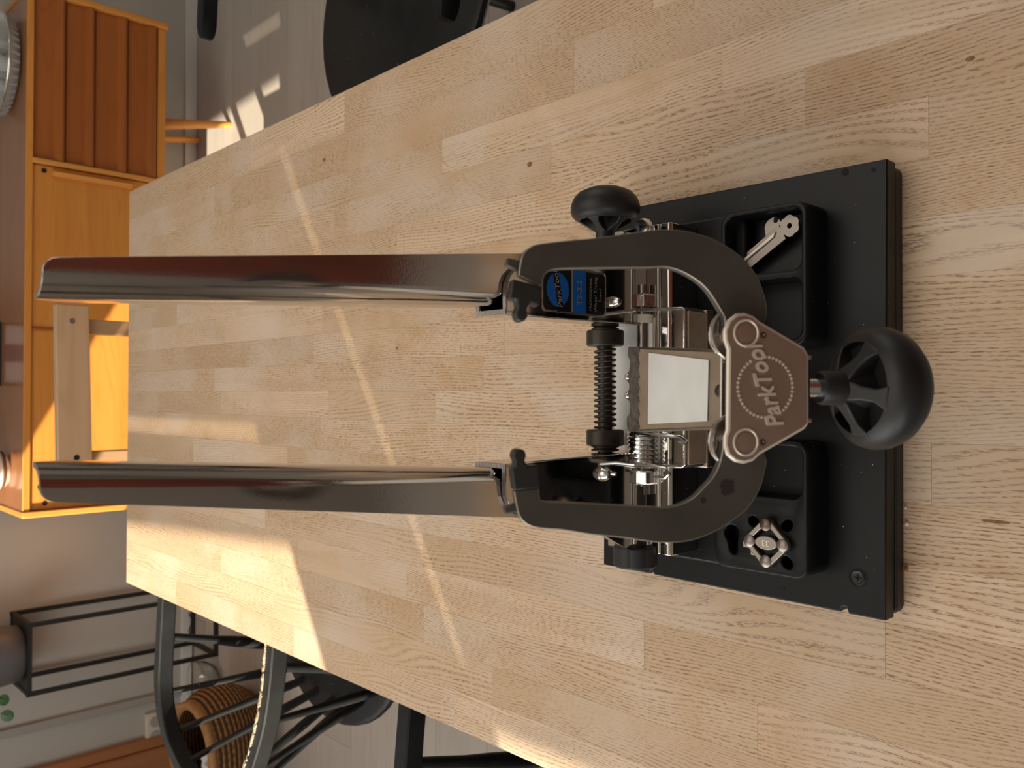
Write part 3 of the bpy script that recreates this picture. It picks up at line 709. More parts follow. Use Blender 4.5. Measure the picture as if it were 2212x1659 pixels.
# ---- moulded trays
zr = zb + .030
def tray(name, outer, holes, floors):
    t = MB().plate_with_holes(outer, holes, zr, zb, floors, .0013)
    return build(name, t, M_PLASTIC, ts, smooth=50)
tray('tray', rr(.034, .1325, .2755, .342, .009), [rr(.0855, .1285, .2795, .338, .007), rr(.0385, .0805, .2795, .332, .007)], [zb + .003, zb + .003])
# left tray: one bin and a flat with the slots that hold the spoke key
def ell(cx, cy, a, b, n=14, rot=0): return [(cx + a*math.cos(2*PI*i/n)*math.cos(rot) - b*math.sin(2*PI*i/n)*math.sin(rot), cy + a*math.cos(2*PI*i/n)*math.sin(rot) + b*math.sin(2*PI*i/n)*math.cos(rot)) for i in range(n)]
K = at_z(1658, 1172, zr + .003); kx, ky = K.x, K.y
slots = [ell(kx + .0125, ky + .0125, .0045, .0035, 12, .7), ell(kx + .0125, ky - .0125, .0045, .0035, 12, -.7), ell(kx - .0125, ky - .0125, .0048, .0035, 12, .7)]
s4 = at_z(1580, 1152, zr); s5 = at_z(1584, 1188, zr)
slots.append([(s4.x + .0046*math.cos(R(a)), s4.y + .0062*math.sin(R(a))) for a in range(-60, 241, 20)] + [(s4.x - .0030, s4.y - .004), (s5.x - .0028, s5.y), (s5.x, s5.y - .0008), (s5.x + .0028, s5.y), (s4.x + .0030, s4.y - .004)][::1])
# keyhole slot drawn as a round head with a narrow tail running to the left
hx, hy, tx_, ty_ = s4.x, s4.y, s5.x, s5.y
dx, dy = tx_ - hx, ty_ - hy; L_ = math.hypot(dx, dy); ex, ey = dx/L_, dy/L_; fx, fy = -ey, ex
kh = []
for i in range(13):
    a_ = R(40 + 280*i/12); kh.append((hx + .0060*(math.cos(a_)*ex + math.sin(a_)*fx), hy + .0060*(math.cos(a_)*ey + math.sin(a_)*fy)))
for i in range(7):
    a_ = R(-90 + 180*i/6); kh.append((tx_ + .0030*(math.cos(a_)*ex + math.sin(a_)*fx), ty_ + .0030*(math.cos(a_)*ey + math.sin(a_)*fy)))
slots[-1] = kh
tray('tray', rr(-.1235, -.031, .2755, .348, .009), [rr(-.0700, -.0345, .2795, .338, .007)] + slots, [zb + .003] + [zb + .004]*4)

# ---- chrome body across the deck
zc = TT + .076
cbm = MB()
cbm.prism([(-.118, y, z) for y, z in ((.372, zd), (.372, zc - .002), (.374, zc), (.381, zc), (.382, zc - .0015), (.3835, zc), (.432, zc), (.432, zd))], (.246, 0, 0))
build('cross_member', cbm, M_CHROME, ts, smooth=30, bev=0.0008)
build('foot_plate', MB().box(-.054, .064, .3565, .3719, zd, zd + .010), M_STRUT, ts, bev=0.0015)
st2 = [at_plane(u, v, (0, 0, zc + .0006), (0, 0, 1)) for u, v in ((1345, 705), (1420, 705), (1424, 960), (1345, 960))]
body = build('body_plate', MB().box(-.048, .058, .3840, .4235, zc, zc + .003), M_STRUT, ts, bev=0.0008)
build('body_sticker', MB().box(-.038, .054, .3860, .4225, zc + .0031, zc + .0034), M_STICK, ts)

# ---- uprights
def sheet(prof_fn, zlist, t=.0025):
    """loft an open sheet profile (list of xy, front outer edge -> round inner corner -> flange) of thickness t"""
    rings = []
    for z in zlist:
        P = [Vector((p[0], p[1], 0)) for p in prof_fn(z)]
        off = []
        for i, p in enumerate(P):
            a_ = P[max(i-1, 0)]; b_ = P[min(i+1, len(P)-1)]; d_ = (b_ - a_).normalized()
            off.append(p + Vector((-d_.y, d_.x, 0))*t)
        rings.append([(p.x, p.y, z) for p in P] + [(p.x, p.y, z) for p in reversed(off)])
    return MB().loops(rings)
def arm_profile(xo, xi, yf, depth, r, side):
    # side +1: right arm, outer edge at larger x, inner flange at smaller x
    s = side
    pts = [(xo, yf)]
    for i in range(7):
        a_ = R(90*i/6); pts.append((xi + s*r - s*r*math.sin(a_), yf + r - r*math.cos(a_)))
    pts.append((xi, yf + depth)); return pts
LEAN = math.tan(R(2.5))                     # the uprights lean a little towards the operator
def ly(z, y0): return y0 - LEAN*(z - TT - .080)
def lz(zz): return TT + (zz + (zz - 80)*.041)*mm
def upright(side):
    if side > 0: xo_, xi_ = (lambda z: 56.0 + (488 - z)*.1275), (lambda z: 41.6 + (494 - z)*.0655)
    else: xo_, xi_ = (lambda z: -44.0 - (488 - z)*.1250), (lambda z: -30.2 - (494 - z)*.0690)
    def prof(z):
        zz = (z - TT)/mm; xo, xi = xo_(zz), xi_(zz)
        top = 492.5
        if zz > top - 5.5:                                    # rounded outer top corner
            d_ = zz - (top - 5.5); xo -= side*(5.5 - math.sqrt(max(30.25 - d_*d_, 0)))
        return [(p[0]*mm, p[1]*mm) for p in arm_profile(xo, xi, 400 - LEAN*(zz - 80), 26 - max(0, zz - (top - 18))*.95, 8, side)]
    zl = [TT + z*mm for z in (82, 160, 260, 360, 440, 474.5, 480, 487, 489, 490.5, 491.7, 492.3, 492.5)]
    u_ = build('upright_arm', sheet(prof, zl, .0024*(1 if side > 0 else -1)), [M_CHROMEU, M_STRAP], ts, smooth=35, bev=0.0005, seg=1, bevmat=1)  # pale steel on the bevels paints in the highlight along the sheet edges
    p = Vector((xi_(380)*mm, .414, TT + .380))
    return u_
ur, ul = upright(1), upright(-1)
for s_, x_ in ((1, 46.6), (-1, -35.4)):
    build('rivet_hole', MB().cyl((x_*mm, .402, TT + .424), ((x_ - s_*1.2)*mm, .402, TT + .424), .0022, n=12), M_HOLE, ur if s_ > 0 else ul)
def lower(side):
    if side > 0:
        plate = [(53, 76), (52, 118), (51, 176), (50, 221.5), (63, 221.8), (70, 221.2), (75.5, 218.6), (79.8, 214.2), (83.5, 207.5), (89, 190), (100, 140), (120, 100), (121, 76)]
        xi = 51
    else:
        plate = [(-42.2, 76), (-42.2, 112), (-42.4, 176), (-43, 222), (-57, 222.4), (-63.5, 221.6), (-69, 218.6), (-73, 214), (-76.5, 207.5), (-82, 190), (-93, 140), (-113, 100), (-114, 76)]
        xi = -43
    s = side
    o = build('lower_channel', MB().prism([(x*mm, ly(lz(z), .3940), lz(z)) for x, z in plate], (0, .003, 0)), [M_CHROME, M_CUT], ts, bev=0.0009, bevmat=0)
    # inner flange with a short return lip; its upper end shows the cut sheet
    fl_ = [(xi, 394), (xi, 422), (xi + s*12, 422), (xi + s*12, 419), (xi + s*3, 419), (xi + s*3, 394)]
    xb = 53 if side > 0 else -42.2
    z_0, z_1 = lz(76), lz(222)
    r0 = [((x + (xb - xi))*mm, ly(z_0, y*mm), z_0) for x, y in fl_]; r1 = [(x*mm, ly(z_1, y*mm), z_1) for x, y in fl_]
    build('channel_flange', MB().loops([r0, r1]), [M_CHROME], o, bev=0.0009)
    cut = [((x + s*.15 if x == xi else x)*mm, ly(z_1, y*mm), z_1 + .0001) for x, y in fl_]
    build('cut_end', MB().prism(cut, (0, 0, .0005)), M_CUT, o, smooth=0)
    pl = [(x*mm, z) for x, z in plate[3:7]]
    cb_ = MB()
    for (xa, za), (xc, zc_) in zip(plate[3:8], plate[4:9]):
        za, zc_ = lz(za), lz(zc_); ya_, yc_ = ly(za, .3941), ly(zc_, .3941)
        cb_.hexa([(xa*mm, ya_, za), (xc*mm, yc_, zc_), (xc*mm, yc_ + .0028, zc_), (xa*mm, ya_ + .0028, za),
                  (xa*mm, ya_, za + .0004), (xc*mm, yc_, zc_ + .0004), (xc*mm, yc_ + .0028, zc_ + .0004), (xa*mm, ya_ + .0028, za + .0004)])
    build('cut_end', cb_, M_CUT, o, smooth=0)
    return o
lr, ll = lower(1), lower(-1)
# black and blue maker's label on the right channel
LP = [at_y(u, v, .3938) for u, v in ((1170, 673), (1313, 674), (1311, 590), (1175, 584))]
lx0, lx1, lz0, lz1 = .0565, .0855, TT + .1245, TT + .1900
lb_ = build('maker_label', MB().prism([(x, .3937, z) for x, z in rr(lx0, lx1, lz0, lz1, .003)], (0, .0003, 0)), M_LBLACK, lr)
lab(lb_, 'black label with blue gear mark and blue band')
lh = lz1 - lz0
build('label_border', MB().plate_with_holes(rr(lx0 - .0014, lx1 + .0014, lz0 - .0014, lz1 + .0014, .004), [rr(lx0, lx1, lz0, lz1, .003)], 0, -.0002, [-.0001]).xform(Matrix(((1, 0, 0, 0), (0, 0, 1, .39385), (0, 1, 0, 0), (0, 0, 0, 1)))), M_STRAP, lr)
build('blue_band', MB().box(lx0, lx1, .39345, .3936, TT + .1460, TT + .1600), M_LBLUE, lb_)
build('band_edge', MB().box(lx0, lx1, .39345, .3936, TT + .1601, TT + .1614), M_LGREY, lb_)
gx, gz = .0705, TT + .1755
gpts = []
for i in range(72):
    rad = .0118 if i % 2 else .0109
    gpts.append((gx + rad*math.cos(2*PI*i/72), .39345, gz + rad*math.sin(2*PI*i/72)))
build('gear_mark', MB().prism(gpts, (0, .00015, 0)), M_LBLUE, lb_)
ang = R(13)
ban = [(gx + a_*math.cos(ang) - b_*math.sin(ang), .39335, gz + a_*math.sin(ang) + b_*math.cos(ang)) for a_, b_ in ((-.0150, -.0028), (.0146, -.0028), (.0152, .0026), (-.0144, .0026))]
build('gear_banner', MB().prism(ban, (0, .0001, 0)), M_LBLACK, lb_)
ex_ = (math.cos(ang), 0, math.sin(ang)); ey_ = (-math.sin(ang), 0, math.cos(ang))
text_mesh('lettering', 'ParkTool', .0068, (gx, .3932, gz), ex_, ey_, M_LGREY, lb_, .00004, shear=.25, sx=.98)
text_mesh('lettering', 'TS-2.2', .0068, (gx, .3932, TT + .1530), (1, 0, 0), (0, 0, 1), M_LGREY, lb_, .00004)
for s_, dz in (('PROFESSIONAL', .1410), ('Wheel Truing', .1355), ('Stand', .1303)):
    text_mesh('lettering', s_, .0044 if s_[0] != 'P' else .0034, (gx, .3932, TT + dz), (1, 0, 0), (0, 0, 1), M_LGREY, lb_, .00004)

# the label is printed on the leaning channel: tip its pieces with it
for o_ in (lb_, bpy.data.objects['label_border']):
    c_ = WL[o_.name]; zn = c_.z + (c_.z - TT - .080)*.041
    o_.location += Vector((0, ly(zn, c_.y) - c_.y, zn - c_.z)); o_.rotation_euler = (R(2.5), 0, 0)

# ---- hinge bracket: a strap bent to a U, open to the back
zk = .830
br = [(.0655, .4126), (.0625, .3496), (-.0510, .3496), (-.0550, .4165)]
t_ = .0026
bro = [(.0655, .4126), (.0630, .3525), (.0605, .3496), (-.0490, .3496), (-.0515, .3525), (-.0555, .4165), (-.0529, .4165), (-.0490, .3535), (-.0482, .3522), (.0597, .3522), (.0605, .3535), (.0629, .4126)]
build('hinge_bracket', MB().prism([(x, y, zk - .0255) for x, y in bro], (0, 0, .0255)), M_STRAP, ts, bev=0.0008)
build('bracket_face', MB().box(-.0490, .0600, .3486, .3496, zk - .0250, zk - .0030), M_TAN, ts, bev=0.0004)
hy_, hz_ = .3945, .8195
build('hinge_pin', MB().cyl((-.074, hy_, hz_), (.083, hy_, hz_), .0050, n=20), M_PIN, ts)
build('bushing', MB().cyl((.0545, hy_, hz_), (.0604, hy_, hz_), .0078, n=24), M_NYLON, ts)
def hexnut(name, x0, x1, y, z, r, mat_, rot=0):
    ring = lambda x, rad: [(x, y + rad*math.cos(R(60*i + rot)), z + rad*math.sin(R(60*i + rot))) for i in range(6)]
    s = .0012*(1 if x1 > x0 else -1)
    return build(name, MB().loops([ring(x0, r), ring(x1 - s, r), ring(x1, r*.86)]), mat_, ts, smooth=20, bev=0.0007)
hexnut('hinge_nut', .0660, .0760, hy_, hz_, .0102, M_STRAP, 10)
hexnut('hinge_nut', -.0560, -.0665, hy_, hz_, .0108, M_ZINC, 20)
build('nut_washer', MB().cyl((-.0556, hy_, hz_), (-.0568, hy_, hz_), .0118, n=24), M_ZINC, ts)
# torsion spring on the left of the hinge
sp = []
for i in range(7*16 + 1):
    a_ = 2*PI*i/16; sp.append((-.0275 - .0235*i/(7*16), hy_ + .0108*math.cos(a_), hz_ + .0108*math.sin(a_)))
spr = build('torsion_spring', MB().tube(sp, .00170, 8), M_ZINC, ts)
build('spring_leg', MB().tube([(-.0275, hy_ + .002, hz_ + .0108), (-.0285, .372, hz_ + .0135), (-.0290, .350, hz_ + .0150), (-.0310, .346, hz_ + .0140), (-.0330, .349, hz_ + .0120), (-.0330, .354, hz_ + .011)], .0015, 8), M_ZINC, spr)
build('spring_leg', MB().tube([(-.0510, hy_, hz_ + .0108), (-.0505, .378, hz_ + .0125), (-.0520, .364, hz_ + .0130), (-.0560, .3615, hz_ + .0130), (-.0590, .366, hz_ + .0120), (-.0590, .376, hz_ + .011)], .0015, 8), M_ZINC, spr)
# pivot bolts of the two uprights and the base
for x, y, z, r_ in ((at_y(1311, 1024, .388).x, .393, at_y(1311, 1024, .388).z, .0056), (at_y(1333, 652, .388).x, .393, at_y(1333, 652, .388).z, .0042)):
    build('pivot_bolt', MB().lathe((x, y, z), (0, -1, 0), [(.0001, .008), (r_*.55, .0075), (r_*.9, .0045), (r_, .0012), (r_*1.05, 0)], 24), M_ZINC, ts)
p = at_z(1420, 487, zc); build('base_bolt', MB().lathe((.1265, .396, zc), (0, 0, 1), [(.0075, 0), (.0075, .002), (.006, .005), (.0001, .006)], 20), M_ZINC, ts)
build('base_bolt', MB().lathe((-.112, .398, zc), (0, 0, 1), [(.0075, 0), (.0075, .002), (.006, .005), (.0001, .006)], 20), M_ZINC, ts)

# ---- adjusting rod with its spring
ryy, rzz = .412, TT + .1030
rod_ = build('adjusting_rod', MB().cyl((-.055, ryy, rzz), (.128, ryy, rzz), .0054, n=24), M_BLKSTEEL, ts)
sp = []
x0, x1, turns = -.0245, .0360, 15
for i in range(turns*14 + 1):
    a_ = 2*PI*i/14; sp.append((x0 + (x1 - x0)*i/(turns*14), ryy + .0079*math.cos(a_), rzz + .0079*math.sin(a_)))
build('rod_spring', MB().tube(sp, .00085, 6), M_BLKSTEEL, ts)
for a_, b_, c_ in ((.0368, .0486, 1), (-.0374, -.0256, -1)):
    cl_ = build('rod_collar', MB().lathe((a_, ryy, rzz), (1, 0, 0), [(.0060, 0), (.0130, 0), (.0140, .001), (.0140, b_ - a_ - .001), (.0130, b_ - a_), (.0060, b_ - a_)], 36), M_BLKSTEEL, ts)
    build('set_screw', MB().cyl(((a_ + b_)/2 - .002, ryy - .0128, rzz + .0052), ((a_ + b_)/2 - .002, ryy - .0133, rzz + .0054), .0018, n=12), M_HOLE, cl_)
    xe = b_ if c_ > 0 else a_
    build('rod_flange', MB().lathe((xe, ryy, rzz), (c_, 0, 0), [(.006, 0), (.0104, .0002), (.0104, .0012), (.0086, .0018), (.0086, .0022), (.0104, .0028), (.0104, .0040), (.006, .0042)], 30), M_BLKSTEEL, ts)

# ---- knobs: a hollow mushroom head carried on spokes
def knob(o, ax, s, ref, mname=M_KNOB, rot=0.0):
    o, ax = Vector(o), Vector(ax).normalized(); e = Vector(ref).normalized(); e = (e - ax*e.dot(ax)).normalized(); f = ax.cross(e)
    root = build('knob_head', MB().lathe(o, ax, [(.0215*s, .0110*s), (.0225*s, .0068*s), (.0262*s, .0085*s), (.0290*s, .0116*s), (.0302*s, .0155*s), (.0300*s, .0200*s), (.0280*s, .0258*s), (.0235*s, .0312*s), (.0150*s, .0350*s), (.0001, .0365*s),
                                               (.0001, .0330*s), (.0120*s, .0310*s), (.0200*s, .0270*s), (.0238*s, .0210*s), (.0240*s, .0160*s), (.0225*s, .0130*s)], 56), mname, ts, smooth=60)
    build('knob_stem', MB().lathe(o, ax, [(.0001, -.014*s), (.0072*s, -.014*s), (.0083*s, -.012*s), (.0084*s, -.004*s), (.0090*s, .002*s), (.0105*s, .008*s), (.0105*s, .030*s), (.0001, .032*s)], 32), mname, root, smooth=50)
    for i in range(5):
        a_ = 2*PI*i/5 + rot; u_ = e*math.cos(a_) + f*math.sin(a_); v_ = ax.cross(u_)
        P = []
        for rad, h, w_, dp in ((.0070, -.0035, .0050, .012), (.0120, -.0002, .0034, .012), (.0180, .0036, .0032, .012), (.0232, .0068, .0062, .010)):
            P.append([o + u_*(rad*s) + v_*(w_*s) + ax*(h*s), o + u_*(rad*s) - v_*(w_*s) + ax*(h*s), o + u_*(rad*s) - v_*(w_*.8*s) + ax*((h + dp)*s), o + u_*(rad*s) + v_*(w_*.8*s) + ax*((h + dp)*s)])
        build('knob_spoke', MB().loops(P), mname, root, smooth=50, bev=0.0009*s)
    return root
lab(knob((.1245, ryy, rzz), (1, 0, 0), .86, (0, -1, .4), rot=.3), 'black mushroom knob on the right side')

# ---- lobed black nut on the left end of the hinge axis
nx0, nx1 = -.1125, -.1285
ny_, nz_ = .4000, .8220
build('nut_stem', MB().cyl((-.068, ny_, nz_), (-.114, ny_, nz_), .0088, n=24), M_BLKSTEEL, ts)
rings = []
for x, k_ in ((nx0, .93), (nx0 - .0012, 1.0), (nx1 + .0015, 1.0), (nx1, .92)):
    ring = []
    for i in range(80):
        a_ = 2*PI*i/80; rad = .0165*k_*(1 - .055*abs(math.sin(4*a_))**.6*0 - .045*(1 - abs(math.cos(4*a_))**.5))
        ring.append((x, ny_ + rad*math.cos(a_), nz_ + rad*math.sin(a_)))
    rings.append(ring)
build('adjusting_nut', MB().loops(rings), M_NUT, ts, smooth=30)

# ---- caliper assembly: its plane leans back 30 degrees
TL = R(30)
CO = Vector((.0032, .2063, .9687)); CV = Vector((0, math.sin(TL), math.cos(TL))); CN = Vector((0, -math.cos(TL), math.sin(TL)))
def cpt(x, v, n=0.0): return CO + Vector((x*mm, 0, 0)) + CV*(v*mm) + CN*(n*mm)
# carrying strut from the hinge up to the plate
S = [Vector((.0335, .3680, .8700)), Vector((-.0250, .3680, .8700)), Vector((-.0160, .2260, .9581)), Vector((.0222, .2260, .9581))]
sd = (S[2] + S[3] - S[0] - S[1]).normalized(); sn_ = Vector((1, 0, 0)).cross(sd)
if sn_.z < 0: sn_ = -sn_
def sheet_quad(q, th): return [p for p in q] + [p - sn_*th for p in q]
st_ = MB(); q = S; lo = [p - sn_*.0028 for p in q]
st_.hexa([lo[1], lo[0], lo[3], lo[2], q[1], q[0], q[3], q[2]])
for a_, b_, sg in ((0, 3, -1), (1, 2, 1)):
    ofs = Vector((sg*.0028, 0, 0))
    A, B = q[a_], q[b_]
    st_.hexa([A - sn_*.026, B - sn_*.020, B - sn_*.020 + ofs, A - sn_*.026 + ofs, A, B, B + ofs, A + ofs])
strut = build('caliper_strut', st_, M_STRUT, ts, bev=0.0016)
# scorched, notched end at the hinge
e0, e1 = S[1], S[0]; wv = e1 - e0
edge = [(0, 0), (.08, -.0035), (.17, -.0035), (.20, .0008), (.30, .0035), (.36, .0010), (.38, -.0028), (.47, -.0030), (.50, .0012), (.56, .0012), (.60, -.0030), (.69, -.0028), (.72, .0008), (.82, .0035), (.90, -.0025), (1, 0)]
pl = [e0 + wv*a_ + sd*b_ + sn_*.0004 for a_, b_ in edge] + [e1 + sd*.0200 - wv*.02 + sn_*.0004] + [e0 + wv*(1 - k_/14) + sd*(.0185 + (.0032 if k_ % 2 else 0)) + sn_*.0004 for k_ in range(1, 14)] + [e0 + sd*.0200 + wv*.02 + sn_*.0004]
build('scorched_end', MB().prism(pl, -sn_*.006), M_SCORCH, strut, smooth=0, bev=0.0005)
for f_ in (.425, .645):
    c_ = e0 + wv*f_ - sd*.0018 + sn_*.0005
    build('weld_bead', MB().lathe(c_, sn_, [(.0024, -.002), (.0024, .0006), (.0016, .0016), (.0001, .0018)], 14), M_STRAP, strut)
so_ = S[0] + sn_*.0005
sk_ = [at_plane(u, v, so_, sn_) for u, v in ((1402, 762), (1531, 778), (1528, 910), (1400, 916))]
build('strut_sticker', MB().prism(sk_, sn_*.0002), M_STICK, strut, smooth=0)
# dark neck behind the plate
build('neck', MB().hexa([cpt(-12, 0, -26), cpt(12, 0, -26), cpt(12, 13, -24), cpt(-12, 13, -24), cpt(-12, 0, -5), cpt(12, 0, -5), cpt(12, 20, -5), cpt(-12, 20, -5)]), M_BLKSTEEL, ts, bev=0.0015)
build('neck_bolt', MB().lathe(cpt(-1, 17, -12), CN + CV, [(.0036, -.003), (.0036, .002), (.0025, .003), (.0001, .0034)], 20), M_BLKSTEEL, ts)
# the two C-shaped caliper legs
RO = [[49.1,121.0],[55.5,120.2],[59.6,118.6],[62.2,115.6],[63.5,112.0],[65.6,99.1],[67.4,85.6],[70.2,69.8],[72.6,56.0],[72.9,44.2],[71.8,36.4],[69.8,28.4],[66.5,20.8],[63.0,14.8],[58.5,9.5],[53.2,5.4],[46.8,2.3],[41.0,0.6],[33.5,0.4]]
RI = [[44.8,110.3],[49.1,109.5],[51.2,107.8],[52.4,105.0],[53.0,99.0],[53.9,81.2],[55.0,59.9],[55.6,52.2],[53.9,44.2],[50.2,36.4],[46.0,31.0],[41.3,27.3],[36.4,24.0],[32.4,21.9]]
LO = [[-45.2,122.9],[-51.9,121.7],[-56.4,120.4],[-59.9,117.1],[-61.7,111.8],[-62.9,101.0],[-65.4,87.7],[-67.4,72.1],[-69.9,57.2],[-70.5,46.8],[-69.3,36.5],[-65.7,26.0],[-59.9,15.6],[-54.1,8.6],[-46.0,3.5],[-38.2,1.3],[-32.6,0.5]]
LI = [[-44.1,111.4],[-48.8,111.0],[-50.0,108.9],[-50.7,98.9],[-52.0,81.2],[-53.6,60.6],[-54.3,52.0],[-53.1,44.3],[-50.1,37.6],[-45.3,32.3],[-41.6,28.5],[-36.7,25.5],[-32.2,23.9]]
def smooth_line(P, n=4):
    out = []
    for i in range(len(P) - 1):
        p0, p1, p2, p3 = P[max(i-1, 0)], P[i], P[i+1], P[min(i+2, len(P)-1)]
        for j in range(n):
            u = j/n
            out.append([.5*((2*p1[c]) + (-p0[c]+p2[c])*u + (2*p0[c]-5*p1[c]+4*p2[c]-p3[c])*u*u + (-p0[c]+3*p1[c]-3*p2[c]+p3[c])*u**3) for c in (0, 1)])
    out.append(P[-1]); return out
def strip(outer, inner, n0, n1, nn=60):
    """solid between two border lines, resampled so that it is made of quads"""
    def resample(P):
        P = smooth_line(P); d = [0]
        for a_, b_ in zip(P, P[1:]): d.append(d[-1] + math.hypot(b_[0]-a_[0], b_[1]-a_[1]))
        out = []
        for k_ in range(nn + 1):
            t = d[-1]*k_/nn; i = max(j for j in range(len(d)) if d[j] <= t + 1e-9); i = min(i, len(P)-2)
            f_ = (t - d[i])/(d[i+1] - d[i]); out.append((P[i][0] + (P[i+1][0]-P[i][0])*f_, P[i][1] + (P[i+1][1]-P[i][1])*f_))
        return out
    A, B = resample(outer), resample(inner)
    return MB().loops([[cpt(*a_, n0), cpt(*b_, n0), cpt(*b_, n1), cpt(*a_, n1)] for a_, b_ in zip(A, B)])
PR, PL = (25.6, 14.8), (-24.5, 15.1)
def caliper(o_, i_, piv):
    s = 1 if piv[0] > 0 else -1
    o2 = o_ + [[piv[0], piv[1] - 9.5]]; i2 = i_ + [[piv[0], piv[1] + 7.5]]
    return build('caliper_arm', strip(o2, i2, -5.5, -.8), [M_CAPER, M_EDGE], ts, smooth=30, bev=0.0005, bevmat=1)
ca, cb2 = caliper(RO, RI, PR), caliper(LO, LI, PL)
# dark oil marks on the left leg
for u_, v_, r_ in ((1572, 1053, .0040), (1520, 1081, .0015)):
    c_ = at_plane(u_, v_, CO - CN*.0008, CN); rn_ = random.Random(5)
    pts_ = []
    for i in range(22):
        a_ = 2*PI*i/22; rad = r_*rn_.uniform(.72, 1.12); pts_.append(c_ + (Vector((math.cos(a_), 0, 0)) + CV*math.sin(a_))*rad)
    build('oil_stain', MB().prism(pts_, CN*.00008), M_OIL, cb2, smooth=0)
# dipped black tips with their feeler fingers
def tip(pts, parent, lug):
    pts = [(x, v) for x, v in pts]
    o = build('caliper_tip', MB().prism([cpt(x, v, -7.0) for x, v in pts], CN*.0078), M_DIP, parent, smooth=30, bev=0.0018, seg=3)
    build('feeler_lug', MB().prism([cpt(x, v, -6.5) for x, v in lug], CN*.004), M_CAPER, parent, bev=0.0007)
tip([(47.6, 124.1), (38.3, 125.6), (38.4, 122.2), (35.2, 121.8), (32.6, 122.9), (29.8, 122.4), (28.6, 120.4), (29.6, 117.9), (31.6, 117.0), (34.6, 117.4), (37.2, 116.2), (35.6, 112.0), (44.4, 110.4)], ca, [(51.5, 121.0), (53.8, 126.5), (57.2, 125.6), (56.4, 121.5), (55.8, 118.0), (52.0, 118.5)])
tip([(-44.8, 122.9), (-35.4, 124.2), (-34.6, 122.8), (-32.2, 122.6), (-29.8, 123.8), (-27.2, 122.8), (-26.5, 120.5), (-27.4, 118.4), (-29.6, 117.6), (-32.0, 118.6), (-34.0, 117.0), (-33.7, 112.4), (-43.7, 111.4)], cb2, [(-50.5, 121.5), (-52.4, 127.0), (-55.4, 126.4), (-54.6, 121.6), (-54.2, 118.5), (-51.0, 118.8)])
# cover plate and its rolled back sheet
PLT = [[-18.7,24.4],[17.8,23.9],[22.0,25.6],[26.5,25.8],[31.5,23.6],[34.6,19.5],[35.0,14.8],[33.6,10.6],[31.1,7.3],[19.5,-15.5],[15.9,-17.9],[-16.4,-17.9],[-19.0,-15.4],[-30.4,7.4],[-33.4,11.0],[-34.6,15.6],[-33.6,20.4],[-30.6,24.2],[-26.0,25.8],[-22.0,25.6]]
plate = build('cover_plate', MB().prism([cpt(x, v, 3.0) for x, v in PLT], CN*.0030), [M_PLATE, M_EMB], ts, smooth=25, bev=0.0016, seg=3, bevmat=1)
bk_ = []
for (px_, py_), a0, a1 in ((PR, -35, 150), (PL, 30, 215)):
    for i in range(13):
        a_ = R(a0 + (a1 - a0)*i/12); bk_.append((px_ + 12.2*math.cos(a_), py_ + 12.2*math.sin(a_)))
bk_ += [(-18, -16), (18, -16)]
build('back_plate', MB().prism([cpt(x, v, -8.6) for x, v in bk_], CN*.0022), [M_STRAP], ts, smooth=30, bev=0.0006)
for px_, py_ in (PR, PL):
    build('pivot_post', MB().cyl(cpt(px_, py_, -8), cpt(px_, py_, 4), .0058, n=24), M_STRAP, ts)
    build('pivot_ring', MB().tube([cpt(px_ + 6.0*math.cos(2*PI*i/40), py_ + 6.0*math.sin(2*PI*i/40), 6.0) for i in range(40)], .0006, 8, True), M_EMB, plate)
    build('pivot_boss', MB().lathe(cpt(px_, py_, 6.0), CN, [(.0045, -.0005), (.0043, .0003), (.0001, .0004)], 24), M_PLATE, plate)
    # bright rolled shoulder seen round the pivot, on the edge of the back sheet
    a0, a1 = (20, 185) if px_ > 0 else (-5, 160)
    a0, a1 = (-30, 185) if px_ > 0 else (-5, 212)
    build('rolled_shoulder', MB().tube([cpt(px_ + 12.4*math.cos(R(a0 + (a1-a0)*i/24)), py_ + 12.4*math.sin(R(a0 + (a1-a0)*i/24)), -3.5) for i in range(25)], .0011, 8), M_STRAP, ts)
for x, v in ((24.6, 6.2), (-24.8, 6.6)):
    build('plate_rivet', MB().lathe(cpt(x, v, 6.0), CN, [(.0016, 0), (.0016, .0002), (.0007, .0003), (.0001, -.0002)], 16), M_TOOLD, plate)
# raised toothed ring and slanted lettering
gcx, gcv = .8, 5.0
em = []
NB = 44
for i in range(NB):
    a_ = 2*PI*i/NB; ang_ = math.degrees(a_) % 180
    dx_, dv_ = 14.0*math.cos(a_), 14.0*math.sin(a_)
    # leave the slanted banner free
    if abs(dv_*math.cos(R(17)) - dx_*math.sin(R(17))) < 3.6: continue
    c_ = cpt(gcx + dx_, gcv + dv_, 5.9); u_ = Vector((math.cos(a_), 0, 0)) + CV*math.sin(a_)
    build('gear_tooth', MB().lathe(c_, CN, [(.00085, 0), (.0007, .00045), (.0001, .00060)], 8), M_EMB, plate)
a17 = R(17)
exb = Vector((math.cos(a17), 0, 0)) + CV*math.sin(a17); eyb = Vector((-math.sin(a17), 0, 0)) + CV*math.cos(a17)
text_mesh('lettering', 'ParkTool', .0118, cpt(gcx, gcv, 6.2), exb, eyb, M_EMB, plate, .0005, shear=.30, bold=.00022, sx=.90)
